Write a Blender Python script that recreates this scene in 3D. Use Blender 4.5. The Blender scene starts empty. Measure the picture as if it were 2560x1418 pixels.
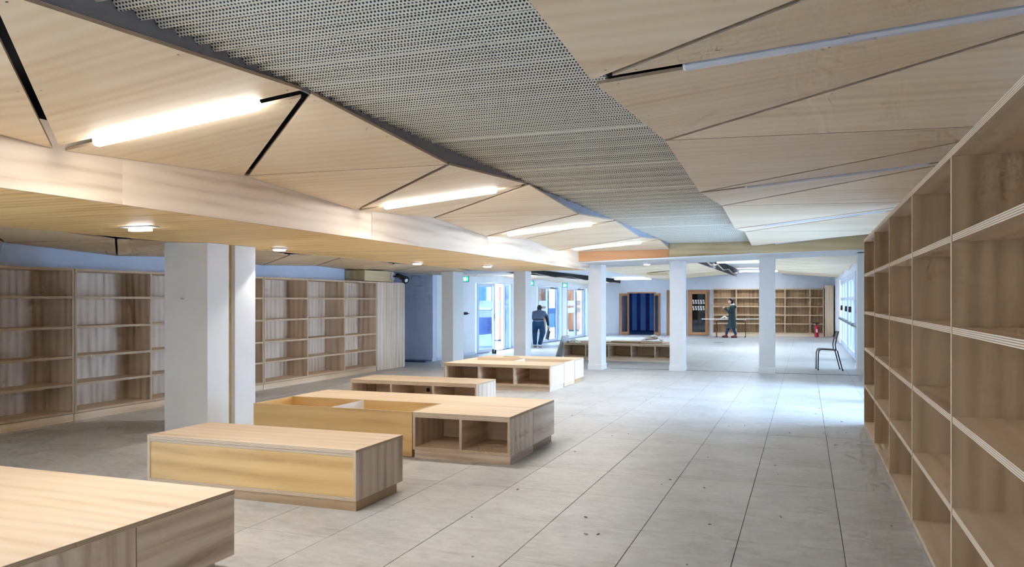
import bpy, math, random
from mathutils import Vector, Matrix
random.seed(11)
sc = bpy.context.scene
COL = sc.collection
R = math.radians

# ------------------------------------------------------------------ camera
cd = bpy.data.cameras.new('camera'); cam = bpy.data.objects.new('camera', cd); COL.objects.link(cam)
cd.sensor_width = 36.0; cd.lens = 36.0 * 1984.0 / 2560.0
cd.shift_y = 43.0 / 2560.0; cd.clip_start = 0.05; cd.clip_end = 300
cam.location = (0, 0, 1.5); cam.rotation_euler = (R(90), 0, R(20.2516))
sc.camera = cam

# ------------------------------------------------------------------ sky and exposure
W = bpy.data.worlds.new('overcast_sky'); sc.world = W; W.use_nodes = True
bg = W.node_tree.nodes['Background']
bg.inputs[0].default_value = (0.80, 0.895, 1.0, 1); bg.inputs[1].default_value = 7.8
sc.view_settings.view_transform = 'Standard'; sc.view_settings.look = 'None'
sc.view_settings.gamma = 1.0; sc.view_settings.use_curve_mapping = False
sc.view_settings.exposure = 2.1
LAMP = 11.0           # radiance of a lit diffuser
LAMP_W = 4.5         # watts of each lit linear lamp's downward light
sc.cycles.max_bounces = 8; sc.cycles.diffuse_bounces = 6; sc.cycles.glossy_bounces = 2; sc.cycles.transparent_max_bounces = 10
sc.cycles.use_adaptive_sampling = True; sc.cycles.adaptive_threshold = 0.07; sc.cycles.adaptive_min_samples = 12
sc.cycles.sample_clamp_indirect = 12.0

def portal(loc, rot, sx, sy):                      # sky portal in a glazed opening (guides sampling, emits nothing)
    l = bpy.data.lights.new('sky_portal', 'AREA'); l.shape = 'RECTANGLE'; l.size = sx; l.size_y = sy
    l.cycles.is_portal = True
    o = bpy.data.objects.new('sky_portal', l); COL.objects.link(o); o.location = loc; o.rotation_euler = rot
portal((1.32, 12.87, 1.25), (0, R(90), 0), 2.4, 4.6)
portal((1.32, 24.6, 1.25), (0, R(90), 0), 2.4, 11.4)
portal((-8.95, 26.6, 1.1), (0, R(-90), 0), 2.2, 12.6)
portal((-9.22, -0.6, 1.2), (0, R(-90), 0), 1.8, 6.6)  # portal of the added left window

# ------------------------------------------------------------------ materials
def lin(c): return tuple(((v/255.0) / 12.92 if v <= 10 else (((v/255.0) + 0.055) / 1.055) ** 2.4) for v in c) + (1.0,)
class NT:
    def __init__(s, name):
        s.m = bpy.data.materials.new(name); s.m.use_nodes = True; s.t = s.m.node_tree; s.n = s.t.nodes
        s.b = s.n['Principled BSDF']; s.out = s.n['Material Output']
    def node(s, t, **kw):
        n = s.n.new(t)
        for k, v in kw.items(): setattr(n, k, v)
        return n
    def link(s, a, b): s.t.links.new(a, b)
    def math(s, op, a, b=None, c=None):
        n = s.node('ShaderNodeMath', operation=op)
        for i, v in enumerate((a, b, c)):
            if v is None: continue
            if isinstance(v, (int, float)): n.inputs[i].default_value = v
            else: s.link(v, n.inputs[i])
        return n.outputs[0]
    def ramp(s, f, stops):
        n = s.node('ShaderNodeValToRGB'); e = n.color_ramp.elements
        while len(e) < len(stops): e.new(0.5)
        for i, (p, c) in enumerate(stops): e[i].position = p; e[i].color = c
        s.link(f, n.inputs[0]); return n.outputs[0]
    def mix(s, f, a, b):
        n = s.node('ShaderNodeMix', data_type='RGBA')
        if isinstance(f, (int, float)): n.inputs[0].default_value = f
        else: s.link(f, n.inputs[0])
        for i, v in ((6, a), (7, b)):
            if isinstance(v, tuple): n.inputs[i].default_value = v
            else: s.link(v, n.inputs[i])
        return n.outputs[2]
    def noise(s, vec, scale, detail=3, rough=0.55, dist=0.0):
        n = s.node('ShaderNodeTexNoise'); n.inputs['Scale'].default_value = scale; n.inputs['Detail'].default_value = detail
        n.inputs['Roughness'].default_value = rough; n.inputs['Distortion'].default_value = dist
        s.link(vec, n.inputs['Vector']); return n.outputs[0]
    def scaled(s, vec, xyz):
        n = s.node('ShaderNodeVectorMath', operation='MULTIPLY'); s.link(vec, n.inputs[0]); n.inputs[1].default_value = xyz
        return n.outputs[0]

def plain(name, c, rough=0.6, metal=0.0, emit=None, es=1.0, var=0.05, vscale=3.0):
    N = NT(name); b = N.b
    b.inputs['Roughness'].default_value = rough; b.inputs['Metallic'].default_value = metal
    base = lin(c)
    if var:
        tc = N.node('ShaderNodeTexCoord'); f = N.noise(tc.outputs['Object'], vscale, 4)
        d = tuple(max(0, v * (1 - var * 2)) for v in base[:3]) + (1,); l_ = tuple(min(1, v * (1 + var)) for v in base[:3]) + (1,)
        N.link(N.ramp(f, [(0.3, d), (0.7, l_)]), b.inputs['Base Color'])
    else: b.inputs['Base Color'].default_value = base
    if emit: b.inputs['Emission Color'].default_value = lin(emit); b.inputs['Emission Strength'].default_value = es
    return N.m

def uv_random(N):
    uv = N.node('ShaderNodeUVMap'); oi = N.node('ShaderNodeObjectInfo'); cb = N.node('ShaderNodeCombineXYZ')
    N.link(N.math('MULTIPLY', oi.outputs['Random'], 37.0), cb.inputs[0]); N.link(N.math('MULTIPLY', oi.outputs['Random'], 53.0), cb.inputs[1])
    a = N.node('ShaderNodeVectorMath', operation='ADD'); N.link(uv.outputs[0], a.inputs[0]); N.link(cb.outputs[0], a.inputs[1])
    return a.outputs[0], oi.outputs['Random']

def wood(name, lt, md, dk, rough=0.55, streak=0.45, band=3.0, tone=0.10, pos=(0.26, 0.45, 0.68), fs=13):
    N = NT(name); v, rnd = uv_random(N)
    fine = N.noise(N.scaled(v, (0.9 if fs > 10 else 0.55, fs, 1)), 1.0, 6, 0.66, 0.3 if fs > 10 else 0.8)
    wide = N.noise(N.scaled(v, (0.4, band * 0.6, 1)), 1.0, 3, 0.5, 0.9)
    cath = N.node('ShaderNodeTexWave', wave_type='BANDS', bands_direction='Y')
    cath.inputs['Scale'].default_value = 1.6; cath.inputs['Distortion'].default_value = 7.5
    cath.inputs['Detail'].default_value = 2.0; cath.inputs['Detail Scale'].default_value = 0.7
    N.link(N.scaled(v, (0.28, 1.6, 1)), cath.inputs['Vector'])
    f = N.math('ADD', N.math('MULTIPLY', fine, streak), N.math('MULTIPLY', wide, 0.88 - streak))
    f = N.math('ADD', f, N.math('MULTIPLY', cath.outputs['Fac'], 0.12))
    c = N.ramp(f, [(pos[0], lin(dk)), (pos[1], lin(md)), (pos[2], lin(lt))])
    t = N.math('ADD', N.math('MULTIPLY', rnd, tone * 2), 1.0 - tone)
    hs = N.node('ShaderNodeHueSaturation'); N.link(c, hs.inputs['Color']); N.link(t, hs.inputs['Value'])
    N.link(hs.outputs[0], N.b.inputs['Base Color']); N.b.inputs['Roughness'].default_value = rough
    bp = N.node('ShaderNodeBump'); bp.inputs['Strength'].default_value = 0.06; bp.inputs['Distance'].default_value = 0.002
    N.link(fine, bp.inputs['Height']); N.link(bp.outputs[0], N.b.inputs['Normal'])
    return N.m

def ply_edge(name, lt, dk):
    N = NT(name); uv = N.node('ShaderNodeUVMap'); sp = N.node('ShaderNodeSeparateXYZ'); N.link(uv.outputs[0], sp.inputs[0])
    w = N.math('SINE', N.math('MULTIPLY', sp.outputs[1], 2 * math.pi * 3.5))
    w = N.math('ADD', N.math('MULTIPLY', w, 0.5), 0.5)
    n = N.noise(N.scaled(uv.outputs[0], (6, 3, 1)), 1.0, 3)
    f = N.math('ADD', N.math('MULTIPLY', w, 0.7), N.math('MULTIPLY', n, 0.3))
    N.link(N.ramp(f, [(0.25, lin(dk)), (0.7, lin(lt))]), N.b.inputs['Base Color']); N.b.inputs['Roughness'].default_value = 0.7
    return N.m

def floor_mat(name, tiles_in_material):
    N = NT(name); tc = N.node('ShaderNodeTexCoord'); oi = N.node('ShaderNodeObjectInfo'); geo = N.node('ShaderNodeNewGeometry')
    p = geo.outputs['Position']
    n1 = N.noise(N.scaled(p, (1.0, 1.6, 1)), 1.3, 5, 0.6, 0.3); n2 = N.noise(N.scaled(p, (1.0, 2.4, 1)), 7.0, 6, 0.7, 0.5); n3 = N.noise(p, 40.0, 4, 0.7)
    f = N.math('ADD', N.math('MULTIPLY', n1, 0.35), N.math('MULTIPLY', n2, 0.5)); f = N.math('ADD', f, N.math('MULTIPLY', n3, 0.15))
    c = N.ramp(f, [(0.30, lin((160, 158, 158))), (0.47, lin((190, 190, 190))), (0.58, lin((204, 205, 206)))])
    if tiles_in_material:
        br = N.node('ShaderNodeTexBrick'); br.offset = 0.0; br.inputs['Scale'].default_value = 1.0
        br.inputs['Brick Width'].default_value = 0.612; br.inputs['Row Height'].default_value = 0.834
        br.inputs['Mortar Size'].default_value = 0.003; br.inputs['Mortar Smooth'].default_value = 0.2
        mp = N.node('ShaderNodeMapping'); mp.inputs['Location'].default_value = (1.6155, 0.691, 0); N.link(p, mp.inputs['Vector']); N.link(mp.outputs[0], br.inputs['Vector'])
        c = N.mix(br.outputs['Fac'], c, lin((128, 124, 122)))
    else:
        hs = N.node('ShaderNodeHueSaturation'); N.link(c, hs.inputs['Color'])
        N.link(N.math('ADD', N.math('MULTIPLY', oi.outputs['Random'], 0.07), 0.965), hs.inputs['Value']); c = hs.outputs[0]
    sp = N.noise(p, 23.0, 2, 0.4); spk = N.math('GREATER_THAN', sp, 0.80)
    c = N.mix(N.math('MULTIPLY', spk, 0.55), c, lin((96, 90, 86)))
    N.link(c, N.b.inputs['Base Color']); N.b.inputs['Roughness'].default_value = 0.42
    bp = N.node('ShaderNodeBump'); bp.inputs['Strength'].default_value = 0.05; bp.inputs['Distance'].default_value = 0.003
    N.link(n2, bp.inputs['Height']); N.link(bp.outputs[0], N.b.inputs['Normal'])
    return N.m

def perforated(name):
    N = NT(name); uv = N.node('ShaderNodeUVMap'); sp = N.node('ShaderNodeSeparateXYZ'); N.link(uv.outputs[0], sp.inputs[0])
    S = 0.0175
    u = N.math('DIVIDE', sp.outputs[0], S); w = N.math('DIVIDE', sp.outputs[1], S * 0.87)
    row = N.math('FLOOR', w); off = N.math('MULTIPLY', N.math('MODULO', row, 2.0), 0.5)
    fu = N.math('SUBTRACT', N.math('FRACT', N.math('ADD', u, off)), 0.5); fw = N.math('SUBTRACT', N.math('FRACT', w), 0.5)
    d2 = N.math('ADD', N.math('MULTIPLY', fu, fu), N.math('MULTIPLY', fw, fw)); hole = N.math('LESS_THAN', d2, 0.085)
    geo = N.node('ShaderNodeNewGeometry'); gs = N.node('ShaderNodeSeparateXYZ'); N.link(geo.outputs['Position'], gs.inputs[0])
    ph = N.math('FRACT', N.math('DIVIDE', N.math('SUBTRACT', gs.outputs[1], 0.85), 1.47)); lap = N.math('GREATER_THAN', ph, 0.045)
    hole = N.math('MULTIPLY', hole, lap)
    N.link(N.mix(hole, lin((226, 222, 206)), lin((16, 26, 32))), N.b.inputs['Base Color'])
    N.b.inputs['Roughness'].default_value = 0.45; N.b.inputs['Metallic'].default_value = 0.0
    return N.m

def glass(name, tint=(225, 240, 255), fac=0.10):
    N = NT(name); N.n.remove(N.b); tr = N.node('ShaderNodeBsdfTransparent'); tr.inputs[0].default_value = lin(tint)
    gl = N.node('ShaderNodeBsdfGlossy'); gl.inputs['Roughness'].default_value = 0.03
    fr = N.node('ShaderNodeFresnel'); fr.inputs[0].default_value = 1.45
    mx = N.node('ShaderNodeMixShader'); N.link(N.math('ADD', N.math('MULTIPLY', fr.outputs[0], 0.8), fac * 0.3), mx.inputs[0]); N.link(tr.outputs[0], mx.inputs[1]); N.link(gl.outputs[0], mx.inputs[2])
    N.link(mx.outputs[0], N.out.inputs[0]); return N.m

def frosted(name, c, a):
    N = NT(name); N.b.inputs['Base Color'].default_value = lin(c); N.b.inputs['Alpha'].default_value = a; N.b.inputs['Roughness'].default_value = 0.8
    return N.m

M = {}
M['ply'] = wood('plywood_pale', (229, 209, 184), (220, 196, 166), (200, 172, 140), pos=(0.3, 0.45, 0.64))
M['ply_v'] = wood('plywood_streaked', (230, 214, 196), (212, 191, 168), (160, 134, 110), streak=0.5, band=3.0, tone=0.07, pos=(0.31, 0.46, 0.62), fs=6)
M['panel'] = wood('plywood_ceiling', (244, 226, 197), (237, 216, 183), (224, 198, 162), streak=0.25, band=4.0, tone=0.04, pos=(0.3, 0.46, 0.64))
M['soffit'] = wood('plywood_golden', (250, 218, 154), (242, 205, 138), (206, 164, 102), streak=0.45, band=5.0, pos=(0.34, 0.47, 0.62))
M['fascia'] = wood('plywood_figured', (236, 220, 200), (226, 208, 186), (196, 174, 150), streak=0.4, band=4.0, pos=(0.34, 0.46, 0.62))
M['golden'] = wood('plywood_honey', (224, 186, 122), (212, 170, 104), (184, 142, 84), streak=0.5, band=4.0, pos=(0.33, 0.47, 0.63))
M['orange'] = wood('timber_orange', (205, 138, 84), (190, 122, 70), (160, 98, 54), streak=0.5)
M['beam_orange'] = wood('plywood_orange', (204, 150, 104), (192, 138, 92), (168, 116, 76), streak=0.4)
M['oakframe'] = wood('timber_frame', (206, 156, 112), (184, 132, 92), (150, 102, 70), streak=0.5)
M['beam'] = wood('plywood_olive', (206, 188, 148), (194, 174, 134), (172, 150, 112), streak=0.3)
M['ply_b'] = wood('plywood_brown', (186, 156, 117), (166, 136, 99), (124, 98, 70), streak=0.5, band=3.0, tone=0.06, pos=(0.30, 0.47, 0.65), fs=5)  # plywood darkened to stand for shade in bookcase interiors and on bench plinths
M['edge'] = ply_edge('plywood_edge', (222, 200, 170), (150, 122, 94))
M['floor'] = floor_mat('stone_tile', False); M['floor_far'] = floor_mat('stone_tile_floor', True)
M['joint'] = plain('tile_joint', (120, 116, 112), 0.9)
M['white'] = plain('white_paint', (218, 218, 216), 0.55, var=0.02)
M['wall'] = plain('wall_paint', (224, 227, 232), 0.7, var=0.02)
M['bluewall'] = plain('blue_grey_paint', (204, 213, 230), 0.75, var=0.03)  # pale wall with the blue of its shade put into the colour
M['dark'] = plain('plenum_dark', (26, 32, 38), 0.9)
M['reveal'] = plain('grey_board', (150, 150, 158), 0.7)
M['perf'] = perforated('perforated_sheet')
M['glass'] = glass('window_glass'); M['frost'] = frosted('frosted_film', (225, 238, 250), 0.62)
M['glass_tint'] = glass('tinted_glass', (196, 205, 212))  # grey tint added to cut daylight through the far right windows
M['glassdark'] = glass('smoked_glass', (120, 128, 140), 0.3)
M['alu'] = plain('white_frame', (200, 210, 226), 0.45, var=0.02)
M['gasket'] = plain('dark_gasket', (58, 76, 104), 0.6)
M['steel'] = plain('steel', (150, 156, 165), 0.35, 0.8)
M['black'] = plain('black_metal', (24, 28, 38), 0.45)
M['lamp_on'] = plain('lamp_diffuser_lit', (255, 250, 244), 0.4, emit=(255, 251, 247), es=LAMP, var=0)
M['lamp_off'] = plain('lamp_diffuser', (226, 230, 236), 0.35, var=0)
M['lamp_body'] = plain('lamp_housing', (214, 216, 220), 0.4, var=0)
M['led'] = plain('led_lit', (255, 255, 255), 0.4, emit=(246, 246, 255), es=9.0, var=0)
M['led_cool'] = plain('skylight_lamp', (255, 255, 255), 0.4, emit=(236, 244, 255), es=9.0, var=0)
M['led_blue'] = plain('cool_tube', (255, 255, 255), 0.4, emit=(150, 196, 255), es=5.0, var=0)  # glow of the lamp added in the blue room
M['green'] = plain('exit_green', (40, 150, 110), 0.4, emit=(60, 190, 150), es=0.5, var=0)
M['green_led'] = plain('green_indicator', (60, 220, 120), 0.4, emit=(60, 230, 130), es=4.0, var=0)
M['exit_white'] = plain('exit_white', (235, 255, 245), 0.4, emit=(225, 255, 240), es=0.7, var=0)
M['red'] = plain('extinguisher_red', (190, 30, 52), 0.35)
M['redleg'] = plain('dark_red_metal', (110, 34, 48), 0.4)
M['navy'] = plain('navy_wall', (18, 66, 148), 0.6); M['navy_lt'] = plain('blue_panel', (120, 168, 232), 0.5)
M['navy_floor'] = plain('dark_floor', (60, 84, 122), 0.5)
M['ground'] = plain('terrace_concrete', (200, 204, 210), 0.9, vscale=1.5); M['hedge'] = plain('blue_grey_fence', (70, 104, 150), 0.9)
M['facade'] = plain('pale_facade', (214, 222, 230), 0.8)
M['paper'] = plain('paper_sheet', (226, 220, 212), 0.8)
M['chairwood'] = plain('chair_plywood', (120, 100, 86), 0.45, var=0.1, vscale=12)
M['skin'] = plain('skin', (222, 170, 142), 0.55); M['hair'] = plain('dark_hair', (14, 16, 24), 0.5)
M['coat'] = plain('dark_green_coat', (44, 66, 68), 0.85, var=0.15, vscale=9); M['jean'] = plain('blue_jeans', (24, 52, 96), 0.85, var=0.12, vscale=14)
M['boot'] = plain('russet_leather', (128, 50, 54), 0.5); M['sole'] = plain('dark_sole', (26, 18, 22), 0.7)
M['shirt'] = plain('grey_blue_shirt', (82, 100, 130), 0.85, var=0.12, vscale=12); M['teal'] = plain('dark_teal_trousers', (14, 62, 98), 0.85, var=0.12, vscale=12)
M['shoe'] = plain('grey_shoe', (196, 198, 206), 0.6); M['scarf'] = plain('white_hood', (226, 224, 234), 0.85)
M['tool'] = plain('tool_grey', (120, 118, 150), 0.6)

# ------------------------------------------------------------------ mesh builder
class MB:
    def __init__(s): s.v = []; s.f = []; s.uv = []; s.mi = []; s.M = None
    def poly(s, pts, g=None, mi=0, uv=None):
        pts = [Vector(p) for p in pts]
        if uv is None:
            n = (pts[1] - pts[0]).cross(pts[2] - pts[0])
            n = n.normalized() if n.length > 1e-12 else Vector((0, 0, 1))
            g = Vector(g or (1, 0, 0))
            if abs(n.dot(g)) > 0.8:
                g = Vector((0, 1, 0)) if abs(n.y) < 0.8 else Vector((0, 0, 1))
            b = n.cross(g); uv = [(p.dot(g), p.dot(b)) for p in pts]
        i = len(s.v); s.v += [(s.M @ p if s.M else p) for p in pts]
        s.f.append(list(range(i, i + len(pts)))); s.uv.append(uv); s.mi.append(mi)
    def box(s, x0, x1, y0, y1, z0, z1, g=None, ply=True):
        if x0 > x1: x0, x1 = x1, x0
        if y0 > y1: y0, y1 = y1, y0
        if z0 > z1: z0, z1 = z1, z0
        c = [(x0, y0, z0), (x1, y0, z0), (x1, y1, z0), (x0, y1, z0), (x0, y0, z1), (x1, y0, z1), (x1, y1, z1), (x0, y1, z1)]
        d = (x1 - x0, y1 - y0, z1 - z0)
        if g is None: g = [(1, 0, 0), (0, 1, 0), (0, 0, 1)][d.index(max(d))]
        for q, ax in (((0, 3, 2, 1), 2), ((4, 5, 6, 7), 2), ((0, 1, 5, 4), 1), ((3, 7, 6, 2), 1), ((0, 4, 7, 3), 0), ((1, 2, 6, 5), 0)):
            a, b = [k for k in (0, 1, 2) if k != ax]; P = [c[i] for i in q]
            if ply and min(d[a], d[b]) < 0.047:
                sh, lo = (a, b) if d[a] <= d[b] else (b, a); mn = (x0, y0, z0)[sh]
                s.poly(P, mi=1, uv=[(p[lo], (p[sh] - mn) / max(d[sh], 1e-6)) for p in P])
            else: s.poly(P, g)
        return s
    def hexa(s, lo, hi, g=None):                    # two matching rings of points (bottom, top)
        n = len(lo); s.poly(list(reversed(lo)), g); s.poly(hi, g)
        for i in range(n):
            j = (i + 1) % n; P = [lo[i], lo[j], hi[j], hi[i]]
            L = (Vector(lo[i]) - Vector(lo[j])).length
            s.poly(P, mi=1, uv=[(0, 0), (L, 0), (L, 1), (0, 1)])
        return s
    def tube(s, path, r, n=8):
        P = [Vector(p[:3]) for p in path]; rr = [(p[3] if len(p) > 3 else r) for p in path]
        T = []
        for i in range(len(P)):
            a = P[max(0, i - 1)]; b = P[min(len(P) - 1, i + 1)]; T.append((b - a).normalized())
        u = T[0].orthogonal().normalized(); rings = []
        for i in range(len(P)):
            u = (u - T[i] * u.dot(T[i])).normalized(); w = T[i].cross(u)
            rings.append([P[i] + (u * math.cos(2 * math.pi * k / n) + w * math.sin(2 * math.pi * k / n)) * rr[i] for k in range(n)])
        s.loft(rings); return s
    def loft(s, rings):
        n = len(rings[0])
        for a, b in zip(rings, rings[1:]):
            for k in range(n): s.poly([a[k], a[(k + 1) % n], b[(k + 1) % n], b[k]])
        s.poly(list(reversed(rings[0]))); s.poly(rings[-1])
    def capsule(s, path, n=10):                     # (x,y,z,r) chain with rounded ends
        P = [Vector(p[:3]) for p in path]; rr = [p[3] for p in path]
        a = (P[0] - P[1]).normalized(); b = (P[-1] - P[-2]).normalized(); ext = []
        for t in (85, 55, 25): ext.append(tuple(P[0] + a * rr[0] * math.sin(R(t))) + (rr[0] * math.cos(R(t)),))
        ext += [tuple(p) for p in path]
        for t in (25, 55, 85): ext.append(tuple(P[-1] + b * rr[-1] * math.sin(R(t))) + (rr[-1] * math.cos(R(t)),))
        return s.tube(ext, 0.01, n)
    def ellip(s, c, rx, ry, rz, n=14, m=8, rot=None):
        rings = []
        for i in range(1, m):
            t = math.pi * i / m - math.pi / 2; ring = []
            for k in range(n):
                q = Vector((rx * math.cos(t) * math.cos(2 * math.pi * k / n), ry * math.cos(t) * math.sin(2 * math.pi * k / n), rz * math.sin(t)))
                if rot: q = rot @ q
                ring.append(Vector(c) + q)
            rings.append(ring)
        s.loft(rings); return s
    def lathe(s, prof, c=(0, 0, 0), n=16):
        s.loft([[Vector((c[0] + r * math.cos(2 * math.pi * k / n), c[1] + r * math.sin(2 * math.pi * k / n), c[2] + z)) for k in range(n)] for r, z in prof]); return s
    def build(s, name, mats, parent=None, smooth=False):
        me = bpy.data.meshes.new(name); me.from_pydata([tuple(p) for p in s.v], [], s.f)
        if not isinstance(mats, (list, tuple)): mats = [mats]
        for m in mats: me.materials.append(M[m])
        ul = me.uv_layers.new(name='UVMap'); i = 0; flat = []
        for uv in s.uv:
            for a in uv: flat += [a[0], a[1]]
        ul.data.foreach_set('uv', flat)
        me.polygons.foreach_set('material_index', [min(k, len(mats) - 1) for k in s.mi])
        if smooth: me.polygons.foreach_set('use_smooth', [True] * len(me.polygons))
        me.update(); o = bpy.data.objects.new(name, me); COL.objects.link(o)
        if parent: o.parent = parent
        return o
PLY = ['ply', 'edge']; PLYV = ['ply_v', 'edge']
def thing(name, label, cat, loc=(0, 0, 0), rz=0.0, group=None):
    o = bpy.data.objects.new(name, None); COL.objects.link(o); o.empty_display_size = 0.1
    o.location = loc; o.rotation_euler = (0, 0, rz); o['label'] = label; o['category'] = cat
    if group: o['group'] = group
    return o
def tag(o, label, cat, group=None):
    o['label'] = label; o['category'] = cat
    if group: o['group'] = group
    return o
def struct(o, label=None, cat=None):
    o['kind'] = 'structure'
    if label: o['label'] = label
    if cat: o['category'] = cat
    return o
def part(name, mats, parent, *boxes, g=None, smooth=False):
    m = MB()
    for b in boxes: m.box(*b, g=g)
    return m.build(name, mats, parent, smooth)

# ================================================================== SETTING
# ---- floor: joints below, one object per tile in the front room
floor = struct(part('floor', 'joint', None, (-11, 1.5, -4, 37.5, -0.2, -0.006)))
TX0, TY0, TW, TH = -1.6155, 5.147, 0.612, 0.834
gx0, gx1 = TX0 - 11 * TW, TX0 + 4 * TW; gy0, gy1 = TY0 - 5 * TH, TY0 + 11 * TH
part('floor_slab', 'floor_far', floor, (-10.9, 1.4, gy1, 37.4, -0.006, 0)); part('floor_slab', 'floor_far', floor, (-10.9, gx0, -3.9, gy1, -0.006, 0))
part('floor_slab', 'floor_far', floor, (gx0, 1.4, -3.9, gy0, -0.006, 0)); part('floor_slab', 'floor_far', floor, (gx1, 1.4, gy0, gy1, -0.006, 0))
g = 0.0022; bv = 0.0012; tm = MB()
lo = [(g, g, -0.0059), (TW - g, g, -0.0059), (TW - g, TH - g, -0.0059), (g, TH - g, -0.0059)]
mid = [(x, y, -bv) for x, y, z in lo]; hi = [(x + (bv if x < TW / 2 else -bv), y + (bv if y < TH / 2 else -bv), 0) for x, y, z in lo]
tm.loft([[Vector(p) for p in lo], [Vector(p) for p in mid], [Vector(p) for p in hi]])
t0 = tm.build('floor_tile', 'floor', floor); first = True
for i in range(-11, 4):
    for j in range(-5, 11):
        o = t0 if first else t0.copy()
        if not first: COL.objects.link(o)
        first = False; o.parent = floor
        o.location = (TX0 + i * TW, TY0 + j * TH, random.uniform(-0.0006, 0.0004))
m = MB(); dr_ = random.Random(4)
for k in range(46):
    x, y = dr_.uniform(-3.0, 0.55), dr_.uniform(4.2, 12.5)
    if x < -2.2 and y < 8.6: continue
    a, r_ = dr_.uniform(0, 6.28), dr_.uniform(0.005, 0.014); m.M = Matrix.Translation((x, y, 0.001)) @ Matrix.Rotation(a, 4, 'Z'); m.box(-r_, r_, -r_ * 0.35, r_ * 0.35, 0, 0.004, ply=False)
m.build('floor_debris', 'chairwood', floor)['kind'] = 'stuff'
part('expansion_joint', 'black', floor, (-4.05, 1.0, 17.30, 17.325, 0, 0.004))

# ---- walls
wlf = struct(part('wall_left', 'bluewall', None, (-9.2, -8.98, 2.7, 16.12, 0, 2.9), (-9.2, -8.98, -4, 2.7, 2.1, 2.9), (-9.2, -8.98, -4, 2.7, 0, 0.3)))
for k in range(6): part('window_mullion', 'alu', wlf, (-9.13, -9.03, -3.9 + k * 1.3, -3.8 + k * 1.3, 0.3, 2.1))  # unseen window, added to bring daylight into the near part of the room
part('pane', 'glass', wlf, (-9.085, -9.075, -3.9, 2.7, 0.3, 2.1))
struct(part('wall_rear', 'wall', None, (-9.2, 1.4, -4.2, -3.9, 0, 2.9)))
al = struct(part('wall_alcove', 'bluewall', None, (-10.7, -8.64, 17.75, 17.95, 0, 2.9), (-10.9, -10.7, 15.9, 17.95, 0, 2.9), (-10.7, -9.2, 15.9, 16.12, 0, 2.9)))
part('baseboard', 'alu', al, (-10.7, -8.64, 17.73, 17.75, 0, 0.09)); part('threshold_step', 'navy_floor', al, (-10.7, -8.66, 17.35, 17.73, 0, 0.03))
DO = [(20.42, 23.42), (25.86, 28.95), (29.40, 32.75)]
m = MB(); ys = [17.95] + [v for d in DO for v in d] + [37.0]
for a, b in zip(ys[0::2], ys[1::2]): m.box(-8.85, -8.63, a, b, 0, 2.9, ply=False)
for a, b in DO: m.box(-8.85, -8.63, a, b, 2.03, 2.9, ply=False)
wl = struct(m.build('wall_left_far', 'wall'))
part('baseboard', 'alu', wl, (-8.63, -8.615, 17.95, 20.42, 0, 0.08)); part('baseboard', 'alu', wl, (-8.63, -8.615, 23.42, 25.86, 0, 0.08))
wh = MB().box(-8.615, -8.56, 19.62, 19.74, 1.12, 1.19, ply=False); wh.tube([(-8.56, 19.68, 1.155), (-8.54, 19.68, 1.155), (-8.54, 19.78, 1.15)], 0.012)
tag(wh.build('door_handle', 'black'), 'small black lever handle on white wall left of first glazed doors', 'handle')
struct(part('wall_right', 'wall', None, (1.17, 1.4, -4, 10.58, 0, 2.9)))
# right glazing: header, sill, then window units
struct(part('wall_right_header', 'wall', None, (1.17, 1.4, 10.58, 30.6, 2.24, 2.9), (1.17, 1.4, 30.6, 37.2, 0, 2.9), (1.17, 1.4, 15.15, 18.6, 0, 2.24)))  # solid stretch beside the columns added to keep window light off them

# back wall, slightly turned, with openings
BA = R(9.0)
bw = struct(MB().build('wall_back', 'wall')) if False else None
m = MB()
def seg(a, b, z0, z1): m.box(a, b, 0, 0.22, z0, z1, ply=False)
seg(-7.4, -5.40, 0, 2.9); seg(-5.40, -4.16, 1.88, 2.9); seg(-4.16, -3.70, 0, 2.9); seg(-3.70, -2.84, 1.96, 2.9)
seg(-2.84, -2.79, 0, 2.9); seg(-2.79, -1.895, 1.97, 2.9); seg(-1.895, 3.7, 0, 2.9)
bw = struct(m.build('wall_back', 'wall')); bw.location = (-2, 35.4, 0); bw.rotation_euler = (0, 0, BA)
for a, b in ((-7.3, -5.42), (-4.14, -3.72)): part('baseboard', 'alu', bw, (a, b, -0.015, 0, 0, 0.08))
# dark blue room beyond the double door
nr = struct(part('wall_blue_room', 'navy', None, (-6.6, -2.95, 3.4, 3.5, 0, 2.4), (-6.7, -6.6, 0.22, 3.5, 0, 2.4), (-2.95, -2.85, 0.22, 3.5, 0, 2.4), (-6.7, -2.85, 0.22, 3.5, 2.4, 2.5)))
nr.location = bw.location; nr.rotation_euler = bw.rotation_euler
part('floor_covering', 'navy_floor', nr, (-6.6, -2.95, 0.22, 3.4, 0, 0.006))
for a, b, mt in ((-5.35, -5.12, 'navy_lt'), (-4.95, -4.70, 'navy_lt'), (-4.52, -4.28, 'navy_lt')): part('wall_panel', mt, nr, (a, b, 3.33, 3.40, 0.08, 2.2))

ll = thing('strip_lamp', 'cool lamp on the ceiling of the blue room', 'lamp', (-2, 35.4, 0), BA); part('diffuser', 'led_blue', ll, (-5.3, -4.3, 1.2, 1.35, 2.36, 2.375)); part('housing', 'lamp_body', ll, (-5.28, -4.32, 1.22, 1.33, 2.376, 2.399))  # hidden lamp, added so the room beyond the door reads brighter
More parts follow.
